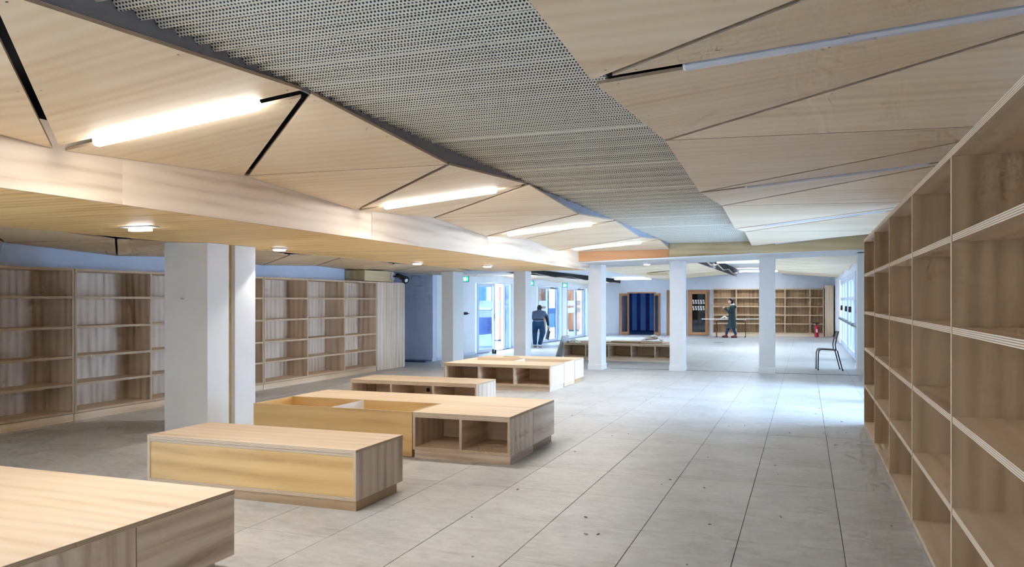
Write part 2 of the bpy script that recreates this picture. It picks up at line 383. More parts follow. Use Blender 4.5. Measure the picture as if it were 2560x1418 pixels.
# ---- columns
def column(x0, x1, y0, y1, z1, label, flare=True):
    o = thing('column', label, 'column', ((x0 + x1) / 2, (y0 + y1) / 2, 0), 0)
    w, d = (x1 - x0) / 2, (y1 - y0) / 2
    part('shaft', 'white', o, (-w, w, -d, d, 0, z1))
    m = MB(); b = 0.012
    lo = [(-w - b, -d - b), (w + b, -d - b), (w + b, d + b), (-w - b, d + b)]; hi = [(-w - .002, -d - .002), (w + .002, -d - .002), (w + .002, d + .002), (-w - .002, d + .002)]
    m.loft([[Vector((x, y, 0)) for x, y in lo], [Vector((x, y, 0.10)) for x, y in lo], [Vector((x, y, 0.125)) for x, y in hi]])
    m.build('skirting', 'white', o); return o
hz = lambda x: 2.165 + 0.0345 * (x + 8)
c1 = thing('column', 'thick white double column with a vertical groove beside the golden soffit', 'column', (-6.62, 7.6, 0))
def quad_prism(pts, z1): return MB().hexa([(x + 6.62, y - 7.6, 0) for x, y in pts], [(x + 6.62, y - 7.6, z1) for x, y in pts])
quad_prism([(-6.85, 7.12), (-6.41, 7.31), (-6.43, 7.69), (-6.85, 7.69)], 2.165).build('shaft', 'white', c1); quad_prism([(-6.85, 7.79), (-6.42, 7.79), (-6.40, 8.14), (-6.85, 8.14)], 2.165).build('shaft', 'white', c1)
quad_prism([(-6.82, 7.691), (-6.48, 7.691), (-6.48, 7.789), (-6.82, 7.789)], 2.165).build('groove_filler', 'beam', c1)
column(-7.71, -7.43, 16.3, 16.89, 2.155, 'white column just right of the blue-grey alcove wall')
column(-6.15, -5.87, 16.78, 17.18, 2.165, 'white column left of the man bending at the glazed doors')
column(-4.43, -4.14, 16.82, 17.25, hz(-4.3), 'white column at the left end of the orange beam')
column(-2.72, -2.42, 17.15, 17.5, hz(-2.6), 'white column between the open blue doorway and the timber door')
column(-0.89, -0.58, 17.2, 17.55, hz(-0.7), 'white column to the right of the woman in the coat')
column(1.0, 1.168, 17.42, 17.9, 2.46, 'white pilaster against the far end of the tall bookcase')

# ================================================================== CEILING
ceil = struct(part('ceiling', 'dark', None, (-11, 1.5, -4.2, 37.5, 2.9, 3.1)))
def clip(pts, ax, lim, keep_less=True):
    out = []; n = len(pts)
    for i in range(n):
        a, b = pts[i], pts[(i + 1) % n]; ia = (a[ax] <= lim) == keep_less or a[ax] == lim; ib = (b[ax] <= lim) == keep_less or b[ax] == lim
        if ia: out.append(a)
        if ia != ib:
            t = (lim - a[ax]) / (b[ax] - a[ax]); out.append(tuple(a[k] + (b[k] - a[k]) * t for k in range(3)))
    return out
def inset(pts, gaps):
    """shrink a convex polygon in plan by a gap per edge; heights stay on its plane"""
    P = [Vector(p) for p in pts]; n = (P[1] - P[0]).cross(P[2] - P[0])
    if n.z < 0: P.reverse(); gaps = list(reversed(gaps[:-1])) + [gaps[-1]]; n = -n
    k = len(P); L = []
    for i in range(k):
        a, b = P[i].xy, P[(i + 1) % k].xy; d = (b - a).normalized(); nn = Vector((-d.y, d.x)); L.append((a + nn * gaps[i], d))
    out = []
    for i in range(k):
        (p, d), (q, e) = L[i - 1], L[i]; det = d.x * e.y - d.y * e.x
        if abs(det) < 1e-5: c = q
        else: c = p + d * (((q - p).x * e.y - (q - p).y * e.x) / det)
        out.append(Vector((c.x, c.y, P[0].z - (n.x * (c.x - P[0].x) + n.y * (c.y - P[0].y)) / n.z)))
    return out
screws = MB()
def panel(pts, gaps, th=0.017, screw=True, mats=('panel', 'edge')):
    lo = inset(pts, gaps); hi = [p + Vector((0, 0, th)) for p in lo]
    o = MB().hexa([tuple(p) for p in lo], [tuple(p) for p in hi], g=(1, 0, 0)).build('ceiling_panel', list(mats), ceil)
    if screw:
        c = sum(lo, Vector()) / len(lo)
        S = [p + (c - p) * 0.09 for p in lo] + [(a + b) / 2 + (c - (a + b) / 2) * 0.07 for a, b in zip(lo, lo[1:] + lo[:1])]
        for q in S:
            screws.poly([(q.x + 0.0055 * math.cos(t), q.y + 0.0055 * math.sin(t), q.z - 0.0012) for t in [-i * math.pi / 3 for i in range(6)]])
    return o
# left field: fascia line P, sheet line Q
def ext(lst, step, n): return [lst[0] - step * k for k in range(n, 0, -1)] + lst
XP, XQ = -4.405, -2.58
PY = ext([3.683, 5.481, 7.233, 9.07, 10.83, 12.63, 14.354, 15.93], 1.785, 4)
QY = ext([3.737, 5.582, 7.464, 9.319, 11.284, 13.129, 15.069, 16.38], 1.87, 4)
RY = ext([3.682, 5.75, 7.807, 9.945, 11.921, 13.831, 15.75, 17.6], 2.04, 4)
WY = ext([3.962, 5.886, 8.20, 10.05, 12.2, 14.1, 16.1, 18.0], 2.02, 4)
P3 = [(XP, y, 2.449 if k % 2 == 0 else 2.549) for k, y in enumerate(PY)]; P3[-1] = (XP, 15.93, 2.512)
Q3 = [(XQ, y, 2.657 if k % 2 == 0 else 2.551) for k, y in enumerate(QY)]; Q3[-1] = (XQ, 16.28, 2.548)
R3 = [(-0.95, y, 2.543 if k % 2 == 0 else 2.655) for k, y in enumerate(RY)]
W3 = [(1.5, y, 2.80 if k % 2 == 0 else 2.62) for k, y in enumerate(WY)]
GL, GA, GB = 0.062, 0.021, 0.008
for k in range(len(P3) - 1):
    ev = k % 2 == 0; g1 = GL if ev else GB          # gap on P_k-Q_k
    panel([P3[k], Q3[k], P3[k + 1]], [g1, GA if ev else GA, 0.002])
    g2 = GB if ev else GL
    if k == len(P3) - 2: g2 = 0.002
    panel([Q3[k], Q3[k + 1], P3[k + 1]], [0.004, g2, GA])
for k in range(len(R3) - 1):
    ev = k % 2 == 0; g1 = GL if ev else GB; g2 = GB if ev else GL
    for tri, gp in (([R3[k], W3[k], R3[k + 1]], (g1, GA, 0.004)), ([W3[k], W3[k + 1], R3[k + 1]], (0.004, g2, GA))):
        I = inset(tri, gp); q = clip([tuple(p) for p in I], 0, 1.155); q = clip(q, 1, 16.36)
        if len(q) >= 3: panel(q, [0.0005] * len(q), screw=True)
# fascia boards, golden soffit
for a, b in ((-3.9, 0.9), (0.9, 4.2), (4.2, 7.55), (7.556, 10.905), (10.911, 16.85)):
    part('fascia_board', ['fascia', 'edge'], ceil, (-4.43, -4.41, a, b, 2.162, 2.62), g=(0, 1, 0))
for a, b in ((-3.9, 1.9), (1.902, 6.9), (6.902, 11.9), (11.902, 16.9)): part('soffit_board', ['soffit', 'edge'], ceil, (-6.72, -4.432, a, b, 2.168, 2.19), g=(1, 0, 0))
part('soffit_side_board', ['soffit', 'edge'], ceil, (-6.74, -6.72, -3.9, 16.9, 2.166, 2.4), g=(0, 1, 0))
# corrugated perforated sheet and its reveal boards
m = MB(); per, amp, zc = 0.1107, 0.021, 2.690; n = int(19.9 / per * 8); prev = None; s_len = 0.0
for i in range(n + 1):
    y = -3.6 + i * per / 8; z = zc + amp * math.sin(2 * math.pi * i / 8)
    if prev:
        dl = math.hypot(y - prev[0], z - prev[1])
        m.poly([(-2.60, prev[0], prev[1]), (-2.60, y, z), (-0.90, y, z), (-0.90, prev[0], prev[1])], uv=[(-2.62, s_len), (-2.62, s_len + dl), (-0.9, s_len + dl), (-0.9, s_len)])
        s_len += dl
    prev = (y, z)
m.build('corrugated_sheet', 'perf', ceil, smooth=True)
for a, b in zip(Q3, Q3[1:]):
    lo = [(-2.602, a[1], a[2] + .004), (-2.602, b[1], b[2] + .004), (-2.614, b[1], b[2] + .004), (-2.614, a[1], a[2] + .004)]; m = MB().hexa(lo, [(p[0], p[1], 2.75) for p in lo]); m.mi = [0] * 6; m.build('reveal_board', 'reveal', ceil)
for a, b in zip(R3, R3[1:]):
    lo = [(-0.905, a[1], a[2] + .034), (-0.893, a[1], a[2] + .034), (-0.893, min(b[1], 16.3), b[2] + .034), (-0.905, min(b[1], 16.3), b[2] + .034)]; m = MB().hexa(lo, [(p[0], p[1], 2.75) for p in lo]); m.mi = [0] * 6; m.build('reveal_board', 'reveal', ceil)
# cross beam at the row of columns
def skew_beam(name, mat, xa, ya, za, xb, yb, zb, zt, th):
    lo = [(xa, ya, za), (xb, yb, zb), (xb, yb + th, zb), (xa, ya + th, za)]; hi = [(p[0], p[1], zt) for p in lo]
    m = MB(); m.hexa(lo, hi, g=(1, 0, 0)); m.mi = [0] * len(m.mi)
    m.uv = [[(p[0] + 0.3 * p[1], p[2] + 0.3 * p[1]) for p in [m.v[i] for i in f]] for f in m.f]
    return m.build(name, mat, ceil)
skew_beam('beam_board', 'beam_orange', -4.41, 15.95, 2.314, -2.605, 16.3, 2.388, 2.62, 0.1)
skew_beam('beam_board', 'beam', -2.6, 16.3, 2.388, 1.165, 16.46, 2.487, 2.80, 0.1)
m = MB(); xs = [-8.95, -6.0, -4.42, 1.165]
for a, b in ((-8.95, -4.43), (-4.43, 1.165)):
    ya = 16.95 if a < -5 else 16.05; yb = 16.95 if a < -5 else 16.56
    lo = [(a, ya, hz(a)), (b, yb, hz(b)), (b, 18.4, hz(b)), (a, 18.4, hz(a))]; m.hexa(lo, [(p[0], p[1], p[2] + 0.03) for p in lo])
m.mi = [0] * len(m.mi); m.build('header_soffit', 'white', ceil)
# left aisle panels between soffit and wall
seq = [(-8.97, 3.7, 2.19), (-7.0, 3.5, 2.157), (-8.97, 5.3, 2.122), (-7.0, 5.0, 2.24), (-8.97, 6.8, 2.195), (-7.0, 6.58, 2.157), (-8.97, 8.45, 2.122), (-7.0, 8.1, 2.24), (-8.97, 10.05, 2.185),
       (-7.0, 9.66, 2.157), (-8.97, 11.61, 2.123), (-7.0, 11.2, 2.24), (-8.97, 13.24, 2.182), (-7.0, 12.76, 2.157), (-8.97, 14.72, 2.136), (-7.0, 14.4, 2.24), (-8.97, 16.3, 2.18), (-7.0, 16.2, 2.16), (-8.97, 18.2, 2.13)]
for a, b, c in zip(seq, seq[1:], seq[2:]):
    panel([a, b, c], [0.012, 0.012, 0.003], screw=False)
part('ceiling_board', 'panel', ceil, (-8.97, -6.75, -3.9, 3.4, 2.2, 2.23))
part('boxed_beam', ['beam', 'edge'], ceil, (-8.97, -8.5, 14.28, 15.5, 1.912, 2.13))
part('ceiling_board', 'wall', ceil, (-10.7, -8.98, 15.9, 17.75, 2.3, 2.33))
# far room: panels, open strips and strip linings
fy = [18.4 + 1.94 * k for k in range(10)]
for k in range(8):
    ra, rb = [(-0.95, y, 2.543 if (k + i) % 2 else 2.645) for i, y in ((0, fy[k]), (1, fy[k + 1]))]; wa, wb = [(1.165, y, 2.36 if (k + i) % 2 else 2.465) for i, y in ((0, fy[k]), (1, fy[k + 1]))]
    panel([ra, wa, rb], [0.008, 0.012, 0.004], screw=False); panel([wa, wb, rb], [0.004, 0.008, 0.012], screw=False)
    qa, qb = [(-2.6, y, 2.55 if (k + i) % 2 else 2.65) for i, y in ((0, fy[k]), (1, fy[k + 1]))]; pa, pb = [(-5.6, y, 2.40 if (k + i) % 2 else 2.36) for i, y in ((0, fy[k]), (1, fy[k + 1]))]
    panel([pa, qa, pb], [0.004, 0.006, 0.004], screw=False); panel([qa, qb, pb], [0.004, 0.004, 0.006], screw=False)
    va, vb = [(-7.5, y, 2.235 if (k + i) % 2 else 2.305) for i, y in ((0, fy[k]), (1, fy[k + 1]))]; ua, ub = [(-8.63, y, 2.17 if (k + i) % 2 else 2.24) for i, y in ((0, fy[k]), (1, fy[k + 1]))]
    panel([ua, va, ub], [0.004, 0.006, 0.004], screw=False); panel([va, vb, ub], [0.004, 0.004, 0.006], screw=False)
part('strip_lining', 'white', ceil, (-2.62, -0.9, 18.4, 35.9, 2.80, 2.83)); part('strip_lining', 'white', ceil, (-7.5, -5.6, 18.4, 35.5, 2.42, 2.45))
part('reveal_board', 'dark', ceil, (-2.66, -2.64, 18.4, 34.0, 2.5, 2.80)); part('reveal_board', 'white', ceil, (-0.9, -0.88, 18.4, 35.5, 2.62, 2.80))
part('reveal_board', 'dark', ceil, (-7.54, -7.52, 18.4, 34.0, 2.26, 2.42)); part('reveal_board', 'white', ceil, (-5.6, -5.58, 18.4, 35.0, 2.40, 2.42))
part('ceiling_hatch', 'beam', ceil, (-4.9, -4.2, 26.2, 27.0, 2.36, 2.42))
so = screws.build('panel_screws', 'black', ceil); so['kind'] = 'stuff'

# ================================================================== LAMPS
LAMP_T = (0.17, 0.82)
def linear_lamp(a, b, on, label, group, w=0.058, body=True):
    a, b = Vector(a), Vector(b); p, q = a.lerp(b, LAMP_T[0]), a.lerp(b, LAMP_T[1]); d = (q - p); L = d.length
    if not on: p = p + Vector((0, 0, 0.017)); q = q + Vector((0, 0, 0.017))
    o = thing('linear_lamp', label, 'lamp', p, 0, group); o.rotation_mode = 'QUATERNION'
    o.rotation_quaternion = d.to_track_quat('X', 'Z')
    m = MB(); h = w / 2; prof = [(-h, 0.012), (-h, -0.022), (-h * 0.6, -0.036), (h * 0.6, -0.036), (h, -0.022), (h, 0.012)]
    m.loft([[Vector((x, y, z)) for y, z in (prof if 0.01 < x < L - 0.01 else [(yy * 0.75, zz * 0.8 + 0.002) for yy, zz in prof])] for x in (0, 0.012, L - 0.012, L)])
    m.build('diffuser', 'lamp_on' if on else 'lamp_off', o)
    part('housing', 'lamp_body', o, (0.005, L - 0.005, -h * 0.8, h * 0.8, 0.0125, 0.06))
    if on:
        l = bpy.data.lights.new('lamp_light', 'AREA'); l.shape = 'RECTANGLE'; l.size = L * 0.96; l.size_y = w * 0.8; l.energy = LAMP_W; l.color = (1, 0.97, 0.93); l.spread = R(156)
        lo_ = bpy.data.objects.new('lamp_light', l); COL.objects.link(lo_); lo_.parent = o; lo_.location = (L / 2, 0, -0.039)
    return o
names = {4: 'lit linear lamp nearest the camera in the left ceiling seam', 6: 'lit linear lamp second along the left ceiling seams',
         8: 'lit linear lamp third along the left ceiling seams', 10: 'lit linear lamp farthest along, just above the orange beam'}
for k in (0, 2, 4, 6, 8, 10):
    linear_lamp(P3[k], Q3[k], True, names.get(k, 'lit linear lamp in the seam behind the camera' if k else 'lit linear lamp farthest behind the camera'), 'lit lamps in the left ceiling seams')
rn = {4: 'unlit white linear lamp crossing the top right ceiling seam', 6: 'unlit linear lamp in the second right-hand ceiling seam', 8: 'unlit linear lamp in the third right-hand ceiling seam', 10: 'unlit linear lamp in the farthest right-hand ceiling seam'}
for k in (4, 6, 8, 10):
    linear_lamp(R3[k], W3[k], False, rn[k], 'unlit lamps in the right ceiling seams')
for (x, y, z, L, rz, lb) in ((-2.55, 25.2, 2.66, 1.55, 0.02, 'nearer bright white lamp spanning the far ceiling strip'), (-2.5, 33.4, 2.66, 1.5, 0.02, 'farther bright white lamp spanning the far ceiling strip'), (-7.1, 31.0, 2.325, 1.4, -0.1, 'bright white lamp in the left far ceiling strip')):
    o = thing('strip_lamp', lb, 'lamp', (x, y, z), rz, 'lamps of the far ceiling strips')
    part('diffuser', 'led_cool', o, (0, L, 0, 0.34, 0.01, 0.03)); part('housing', 'lamp_body', o, (0.01, L - 0.01, 0.01, 0.33, 0.0305, 0.09))
# soffit luminaires
em = thing('emergency_light', 'emergency light with green indicator under the golden soffit', 'lamp', (-5.605, 5.534, 2.168))
part('base_plate', 'lamp_body', em, (-0.17, 0.17, -0.06, 0.06, -0.012, 0)); part('lens', 'led', em, (-0.10, 0.11, -0.035, 0.035, -0.042, -0.0125)); part('indicator', 'green_led', em, (0.03, 0.07, 0.036, 0.05, -0.03, -0.0125))
for x, y, lb in ((-6.25, 8.42, 'small lit downlight beside the thick double column'), (-6.364, 12.455, 'small lit downlight above the bookcase end cabinet'), (-5.629, 13.904, 'flat lit downlight near the end of the golden soffit')):
    o = thing('downlight', lb, 'lamp', (x, y, 2.168), 0, 'downlights of the golden soffit')
    MB().lathe([(0.10, 0), (0.10, -0.018), (0.085, -0.022), (0.08, -0.022)]).build('ring', 'lamp_body', o)
    MB().lathe([(0.078, -0.0225), (0.07, -0.036), (0.02, -0.04)]).build('lens', 'led', o)
    l = bpy.data.lights.new('downlight_beam', 'SPOT'); l.energy = 16; l.spot_size = R(110); l.spot_blend = 0.25; l.shadow_soft_size = 0.05; l.color = (1, 0.97, 0.9)
    lo_ = bpy.data.objects.new('downlight_beam', l); COL.objects.link(lo_); lo_.parent = o; lo_.location = (0, 0, -0.06)
for x, y, lb in ((-3.3, 17.6, 'tiny downlight under the white header between columns'),):
    o = thing('downlight', lb, 'lamp', (x, y, hz(x)), 0, 'downlights of the header'); MB().lathe([(0.09, 0), (0.09, -0.015), (0.075, -0.02)]).build('ring', 'lamp_body', o); MB().lathe([(0.07, -0.0205), (0.06, -0.03)]).build('lens', 'led', o)
# ================================================================== BOOKCASES
def bookcase(label, loc, rz, xs, zs, depth, t=0.028, plinth=0.0, plinth_back=0.02, group=None, inner='ply_v', cap=True):
    """local x along the length, front at y=0; xs upright centres, zs shelf centres from bottom board to top board"""
    o = thing('bookcase', label, 'bookcase', loc, rz, group)
    h = t / 2; x0, x1 = xs[0] - h, xs[-1] + h; zt = zs[-1]; zb = zs[0]
    part('top_board', PLY, o, (x0, x1, 0, depth, zt - h, zt + h), g=(1, 0, 0))
    if plinth > 0: part('plinth', PLY, o, (x0, x1, plinth_back, depth, 0, plinth), g=(1, 0, 0))
    for i, x in enumerate(xs):
        part('upright', [inner, 'edge'], o, (x - h, x + h, 0, depth - 0.012, zb - h, zt - h - 0.0005), g=(0, 0, 1))
    for i, (a, b) in enumerate(zip(xs, xs[1:])):
        for j, z in enumerate(zs[:-1]):
            part('shelf' if j else 'bottom_board', PLY, o, (a + h + .0005, b - h - .0005, 0.003, depth - 0.012, z - h, z + h), g=(1, 0, 0))
        part('back_panel', [inner, 'edge'], o, (a + .001, b - .001, depth - 0.0115, depth, zb, zt - h - .0005), g=(0, 0, 1))
    return o
# tall bookcase on the right: front faces the aisle
bookcase('tall long plywood bookcase along the right edge of the room', (0.672, 10.48, 0), R(-90), [0.015, 1.53, 3.05, 4.575, 6.09, 7.61, 9.13], [0.022, 0.473, 0.92, 1.355, 1.805, 2.222], 0.48, t=0.032, inner='ply_b')
# left wall: three joined units and a closed cabinet
lz = [0.112, 0.455, 0.798, 1.167, 1.54, 1.886]
for y0, y1, lb in ((3.665, 7.372, 'low-lit plywood bookcase cut by the left edge of the photo'), (7.384, 11.055, 'plywood bookcase half hidden by the thick double column'), (11.067, 14.80, 'plywood bookcase between the thick column and the closed end cabinet')):
    n = 3; st = (y1 - y0) / n
    bookcase(lb, (-8.52, 0, 0), R(90), [y0 + 0.014] + [y0 + st * k for k in (1, 2)] + [y1 - 0.014], lz, 0.455, plinth=0.092, plinth_back=0.012, group='bookcases along the left wall')
cb = thing('tall_cabinet', 'closed tall plywood cabinet at the end of the left bookcases', 'cabinet', (-8.52, 14.812, 0), R(90))
part('door', ['ply_v', 'edge'], cb, (0, 1.25, 0, 0.02, 0.012, 1.9), g=(0, 0, 1)); part('carcass', PLYV, cb, (0.002, 1.248, 0.021, 0.455, 0, 1.898), g=(0, 0, 1))
# bookcase against the back wall
bookcase('distant plywood bookcase behind the woman and the table', (-2 + 0.0, 35.4, 0), BA, [-1.746, -0.796, 0.165, 1.187, 2.185, 2.712], [0.13, 0.52, 0.885, 1.25, 1.62, 1.985], 0.3, t=0.04, plinth=0.11, inner='ply_b')
for o in [x for x in COL.objects if x.get('label', '').startswith('distant plywood')]:
    o.location = (-2 + 0.31 * math.sin(BA), 35.4 - 0.31 * math.cos(BA), 0)
wc = thing('tall_cabinet', 'tall pale cabinet in the far right corner beside the extinguisher', 'cabinet', (-2 + 0.62 * math.sin(BA), 35.4 - 0.62 * math.cos(BA), 0), BA)
part('door', ['ply', 'edge'], wc, (2.77, 3.05, -0.02, 0, 0.09, 2.13), g=(0, 0, 1)); part('carcass', PLY, wc, (2.772, 3.04, 0.0005, 0.6, 0.09, 2.128), g=(0, 0, 1)); part('plinth', PLY, wc, (2.79, 3.03, 0.03, 0.58, 0, 0.0895))

# ================================================================== BENCHES
BH = 0.437
def closed_bench(label, x0, x1, y0, y1, front='golden', h=BH, pl=0.072, side_g=(0, 0, 1)):
    o = thing('storage_bench', label, 'bench', (x0, y0, 0)); w, d = x1 - x0, y1 - y0; t = 0.022
    part('top_board', PLY, o, (0, w, 0, d, h - 0.024, h), g=(1, 0, 0))
    part('side_panel', PLYV, o, (0, t, 0.002, d, pl, h - 0.0245), g=side_g); part('side_panel', PLYV, o, (w - t, w, 0.002, d, pl, h - 0.0245), g=side_g)
    part('rail', PLY, o, (t, w - t, 0.006, 0.03, h - 0.05, h - 0.0245), g=(1, 0, 0)); part('bottom_board', PLY, o, (t, w - t, 0.004, d - 0.02, pl, pl + 0.024), g=(1, 0, 0))
    part('front_panel', [front, 'edge'], o, (t + .003, w - t - .003, 0.009, 0.029, pl + 0.026, h - 0.052), g=(1, 0, 0))
    part('back_panel', PLY, o, (t, w - t, d - 0.02, d, pl, h - 0.0245), g=(1, 0, 0))
    part('plinth', ['ply_b', 'edge'], o, (0.06, w - 0.004, 0.012, d - 0.09, 0, pl - 0.0005), g=(1, 0, 0))
    return o
def cubby_bench(label, x0, x1, y0, y1, n, h=BH, pl=0.078, full_plinth=False):
    o = thing('cubby_bench', label, 'bench', (x0, y0, 0)); w, d = x1 - x0, y1 - y0; t = 0.024
    part('top_board', PLY, o, (0, w, 0, d, h - 0.026, h), g=(1, 0, 0))
    part('side_panel', PLYV, o, (0, t, 0.002, d, pl, h - 0.0265), g=(0, 0, 1)); part('side_panel', PLYV, o, (w - t, w, 0.002, d, pl, h - 0.0265), g=(0, 0, 1))
    part('rail', PLY, o, (t, w - t, 0.004, d - 0.02, h - 0.05, h - 0.0265), g=(1, 0, 0)); part('bottom_board', PLY, o, (t, w - t, 0.004, d - 0.02, pl, pl + 0.026), g=(1, 0, 0))
    for k in range(1, n): x = w * k / n; part('divider', PLYV, o, (x - t / 2, x + t / 2, 0.006, d - 0.02, pl + 0.0265, h - 0.0505), g=(0, 1, 0))
    part('back_panel', PLY, o, (t, w - t, d - 0.02, d, pl, h - 0.0265), g=(1, 0, 0))
    part('plinth', PLYV, o, (0.012, w - (0 if full_plinth else 0.01), 0.016, d, 0, pl - 0.0005), g=(1, 0, 0))
    return o
def planter(label, x0, x1, y0, y1, n, h=BH, z0=0.006, floor_z=0.27, mat='golden'):
    o = thing('planter_box', label, 'planter', (x0, y0, 0)); w, d = x1 - x0, y1 - y0; t = 0.02
    part('front_panel', [mat, 'edge'], o, (0, w, 0, t, z0, h), g=(1, 0, 0)); part('back_panel', [mat, 'edge'], o, (0, w, d - t, d, z0, h), g=(1, 0, 0))
    part('side_panel', [mat, 'edge'], o, (0, t, t, d - t, z0, h), g=(0, 1, 0)); part('side_panel', [mat, 'edge'], o, (w - t, w, t, d - t, z0, h), g=(0, 1, 0))
    for k in range(1, n): x = w * k / n; part('divider', ['white', 'edge'], o, (x - t / 2, x + t / 2, t, d - t, z0, h - .001), g=(0, 1, 0))
    part('inner_floor', 'paper', o, (t, w - t, t, d - t, z0, floor_z)); return o
# nearest bench, cut by the corner of the picture
b1 = thing('storage_bench', 'wide plywood bench in the bottom left corner of the photo', 'bench', (-5.3, 1.5, 0))
part('top_board', PLY, b1, (0, 2.29, 0, 2.15, BH - 0.026, BH), g=(1, 0, 0)); part('side_panel', PLYV, b1, (2.268, 2.29, 0.0, 1.446, 0.072, BH - 0.0265), g=(0, 0, 1)); part('side_panel', PLYV, b1, (2.268, 2.29, 1.452, 2.146, 0.072, BH - 0.0265), g=(0, 1, 0))
part('back_panel', PLY, b1, (0.0, 2.267, 2.124, 2.146, 0.072, BH - 0.0265), g=(1, 0, 0)); part('left_panel', PLYV, b1, (0, 0.02, 0, 2.12, 0.072, BH - 0.0265)); part('front_panel', PLY, b1, (0.021, 2.267, 0, 0.02, 0.072, BH - 0.0265))
part('plinth', PLYV, b1, (0.05, 2.22, 0.05, 2.07, 0, 0.0715))
closed_bench('closed golden-fronted bench in front of the thick column', -4.89, -2.99, 4.9, 5.6)
# third cluster: long box behind, planter and cubbies in front
closed_bench('long closed bench box forming the back row behind planter and cubbies', -5.36, -2.525, 7.456, 8.15, front='ply', side_g=(0, 1, 0))
planter('honey-coloured plywood planter box with two open compartments', -5.36, -3.524, 6.79, 7.452, 2)
cubby_bench('short two-cubby bench next to the honey planter box', -3.515, -2.525, 6.785, 7.450, 2, full_plinth=True)
cubby_bench('three-cubby low bench with white right end, middle of the row', -5.85, -3.975, 9.45, 10.13, 3, h=0.425)
cubby_bench('three-cubby bench in front of the two-opening planter', -5.83, -3.915, 12.42, 13.22, 3, h=0.43)
planter('shallow plywood planter behind the three-cubby bench', -5.83, -3.912, 13.226, 13.88, 2, h=0.43, mat='ply')
closed_bench('narrow bench box at the back of the farther planter', -5.83, -3.91, 13.886, 14.5, front='ply', h=0.43)
tag(MB().box(-5.35, -5.05, 14.05, 14.13, 0.431, 0.445).build('wood_offcut', PLY), 'loose dark lath lying on the bench box behind the planter', 'wood')
cubby_bench('long cubby bench beyond the columns with planks on top', -5.75, -2.85, 19.35, 20.1, 5, h=0.43)
cubby_bench('cubby bench row behind the planks, far side', -5.7, -3.0, 20.2, 20.8, 4, h=0.43)

MB().tube([(0.86, 0.655, 0.24), (0.86, 0.659, 0.24)], 0.03, 12).build('cable_hole', 'black', [x for x in COL.objects if x.get('label', '').startswith('three-cubby low')][0])
# loose material on the far bench
for x0, x1, y0, y1, z, rz, lb in ((-5.4, -3.9, 19.75, 20.05, 0.431, 0.02, 'long pale plank lying on the far cubby bench'), (-4.6, -3.3, 19.7, 20.0, 0.456, -0.03, 'golden plank lying on top of the pale plank'),):
    o = MB().box((x0 - x1) / 2, (x1 - x0) / 2, -0.14, 0.14, 0, 0.024).build('plank', PLY if x0 < -5 else ['golden', 'edge']); o.location = ((x0 + x1) / 2, (y0 + y1) / 2, z); o.rotation_euler = (0, 0, rz)
    tag(o, lb, 'plank')
def crumpled(name, label, loc, sx, sy, hz_, seed):
    rnd = random.Random(seed); nx, ny = 9, 7; m = MB(); P = [[Vector(((i / (nx - 1) - .5) * sx + rnd.uniform(-.02, .02), (j / (ny - 1) - .5) * sy + rnd.uniform(-.02, .02), hz_ * (0.15 + rnd.random()) * math.sin(math.pi * (i + .6) / nx))) for i in range(nx)] for j in range(ny)]
    for j in range(ny - 1):
        for i in range(nx - 1): m.poly([P[j][i], P[j][i + 1], P[j + 1][i + 1]]); m.poly([P[j][i], P[j + 1][i + 1], P[j + 1][i]])
    o = m.build(name, 'paper'); o.location = loc; md = o.modifiers.new('thick', 'SOLIDIFY'); md.thickness = 0.004; return tag(o, label, 'paper')
crumpled('paper_sheet', 'crumpled white paper heaped on the golden plank', (-3.55, 19.86, 0.487), 0.55, 0.36, 0.16, 3)
crumpled('paper_sheet', 'crumpled pale sheet on the left end of the far cubby bench', (-5.55, 19.52, 0.434), 0.34, 0.26, 0.08, 5)
o = MB().box(-0.012, 0.012, 0, 0.6, 0, 0.62).build('board', ['alu', 'edge']); o.location = (-5.985, 19.4, 0.004); o.rotation_euler = (0, R(18), 0); tag(o, 'grey board leaning against the left end of the far bench', 'board')
# small dark clamp below the first glazed door and a floor box
m = MB(); m.box(-0.05, -0.012, -0.03, 0.03, 0, 0.12, ply=False); m.box(0.02, 0.06, -0.03, 0.03, 0, 0.11, ply=False); m.box(-0.05, 0.06, -0.02, 0.02, 0.02, 0.045, ply=False)
o = m.build('floor_clamp', 'black'); o.location = (-8.25, 20.9, 0); tag(o, 'small dark clamp standing on the floor below the first glazed door', 'clamp')
o = MB().lathe([(0.20, 0), (0.20, 0.006), (0.18, 0.012)], n=20).build('floor_box_lid', 'reveal'); o.location = (-2.9, 29.3, 0.0); tag(o, 'round grey floor box lid behind the middle column', 'floor box')

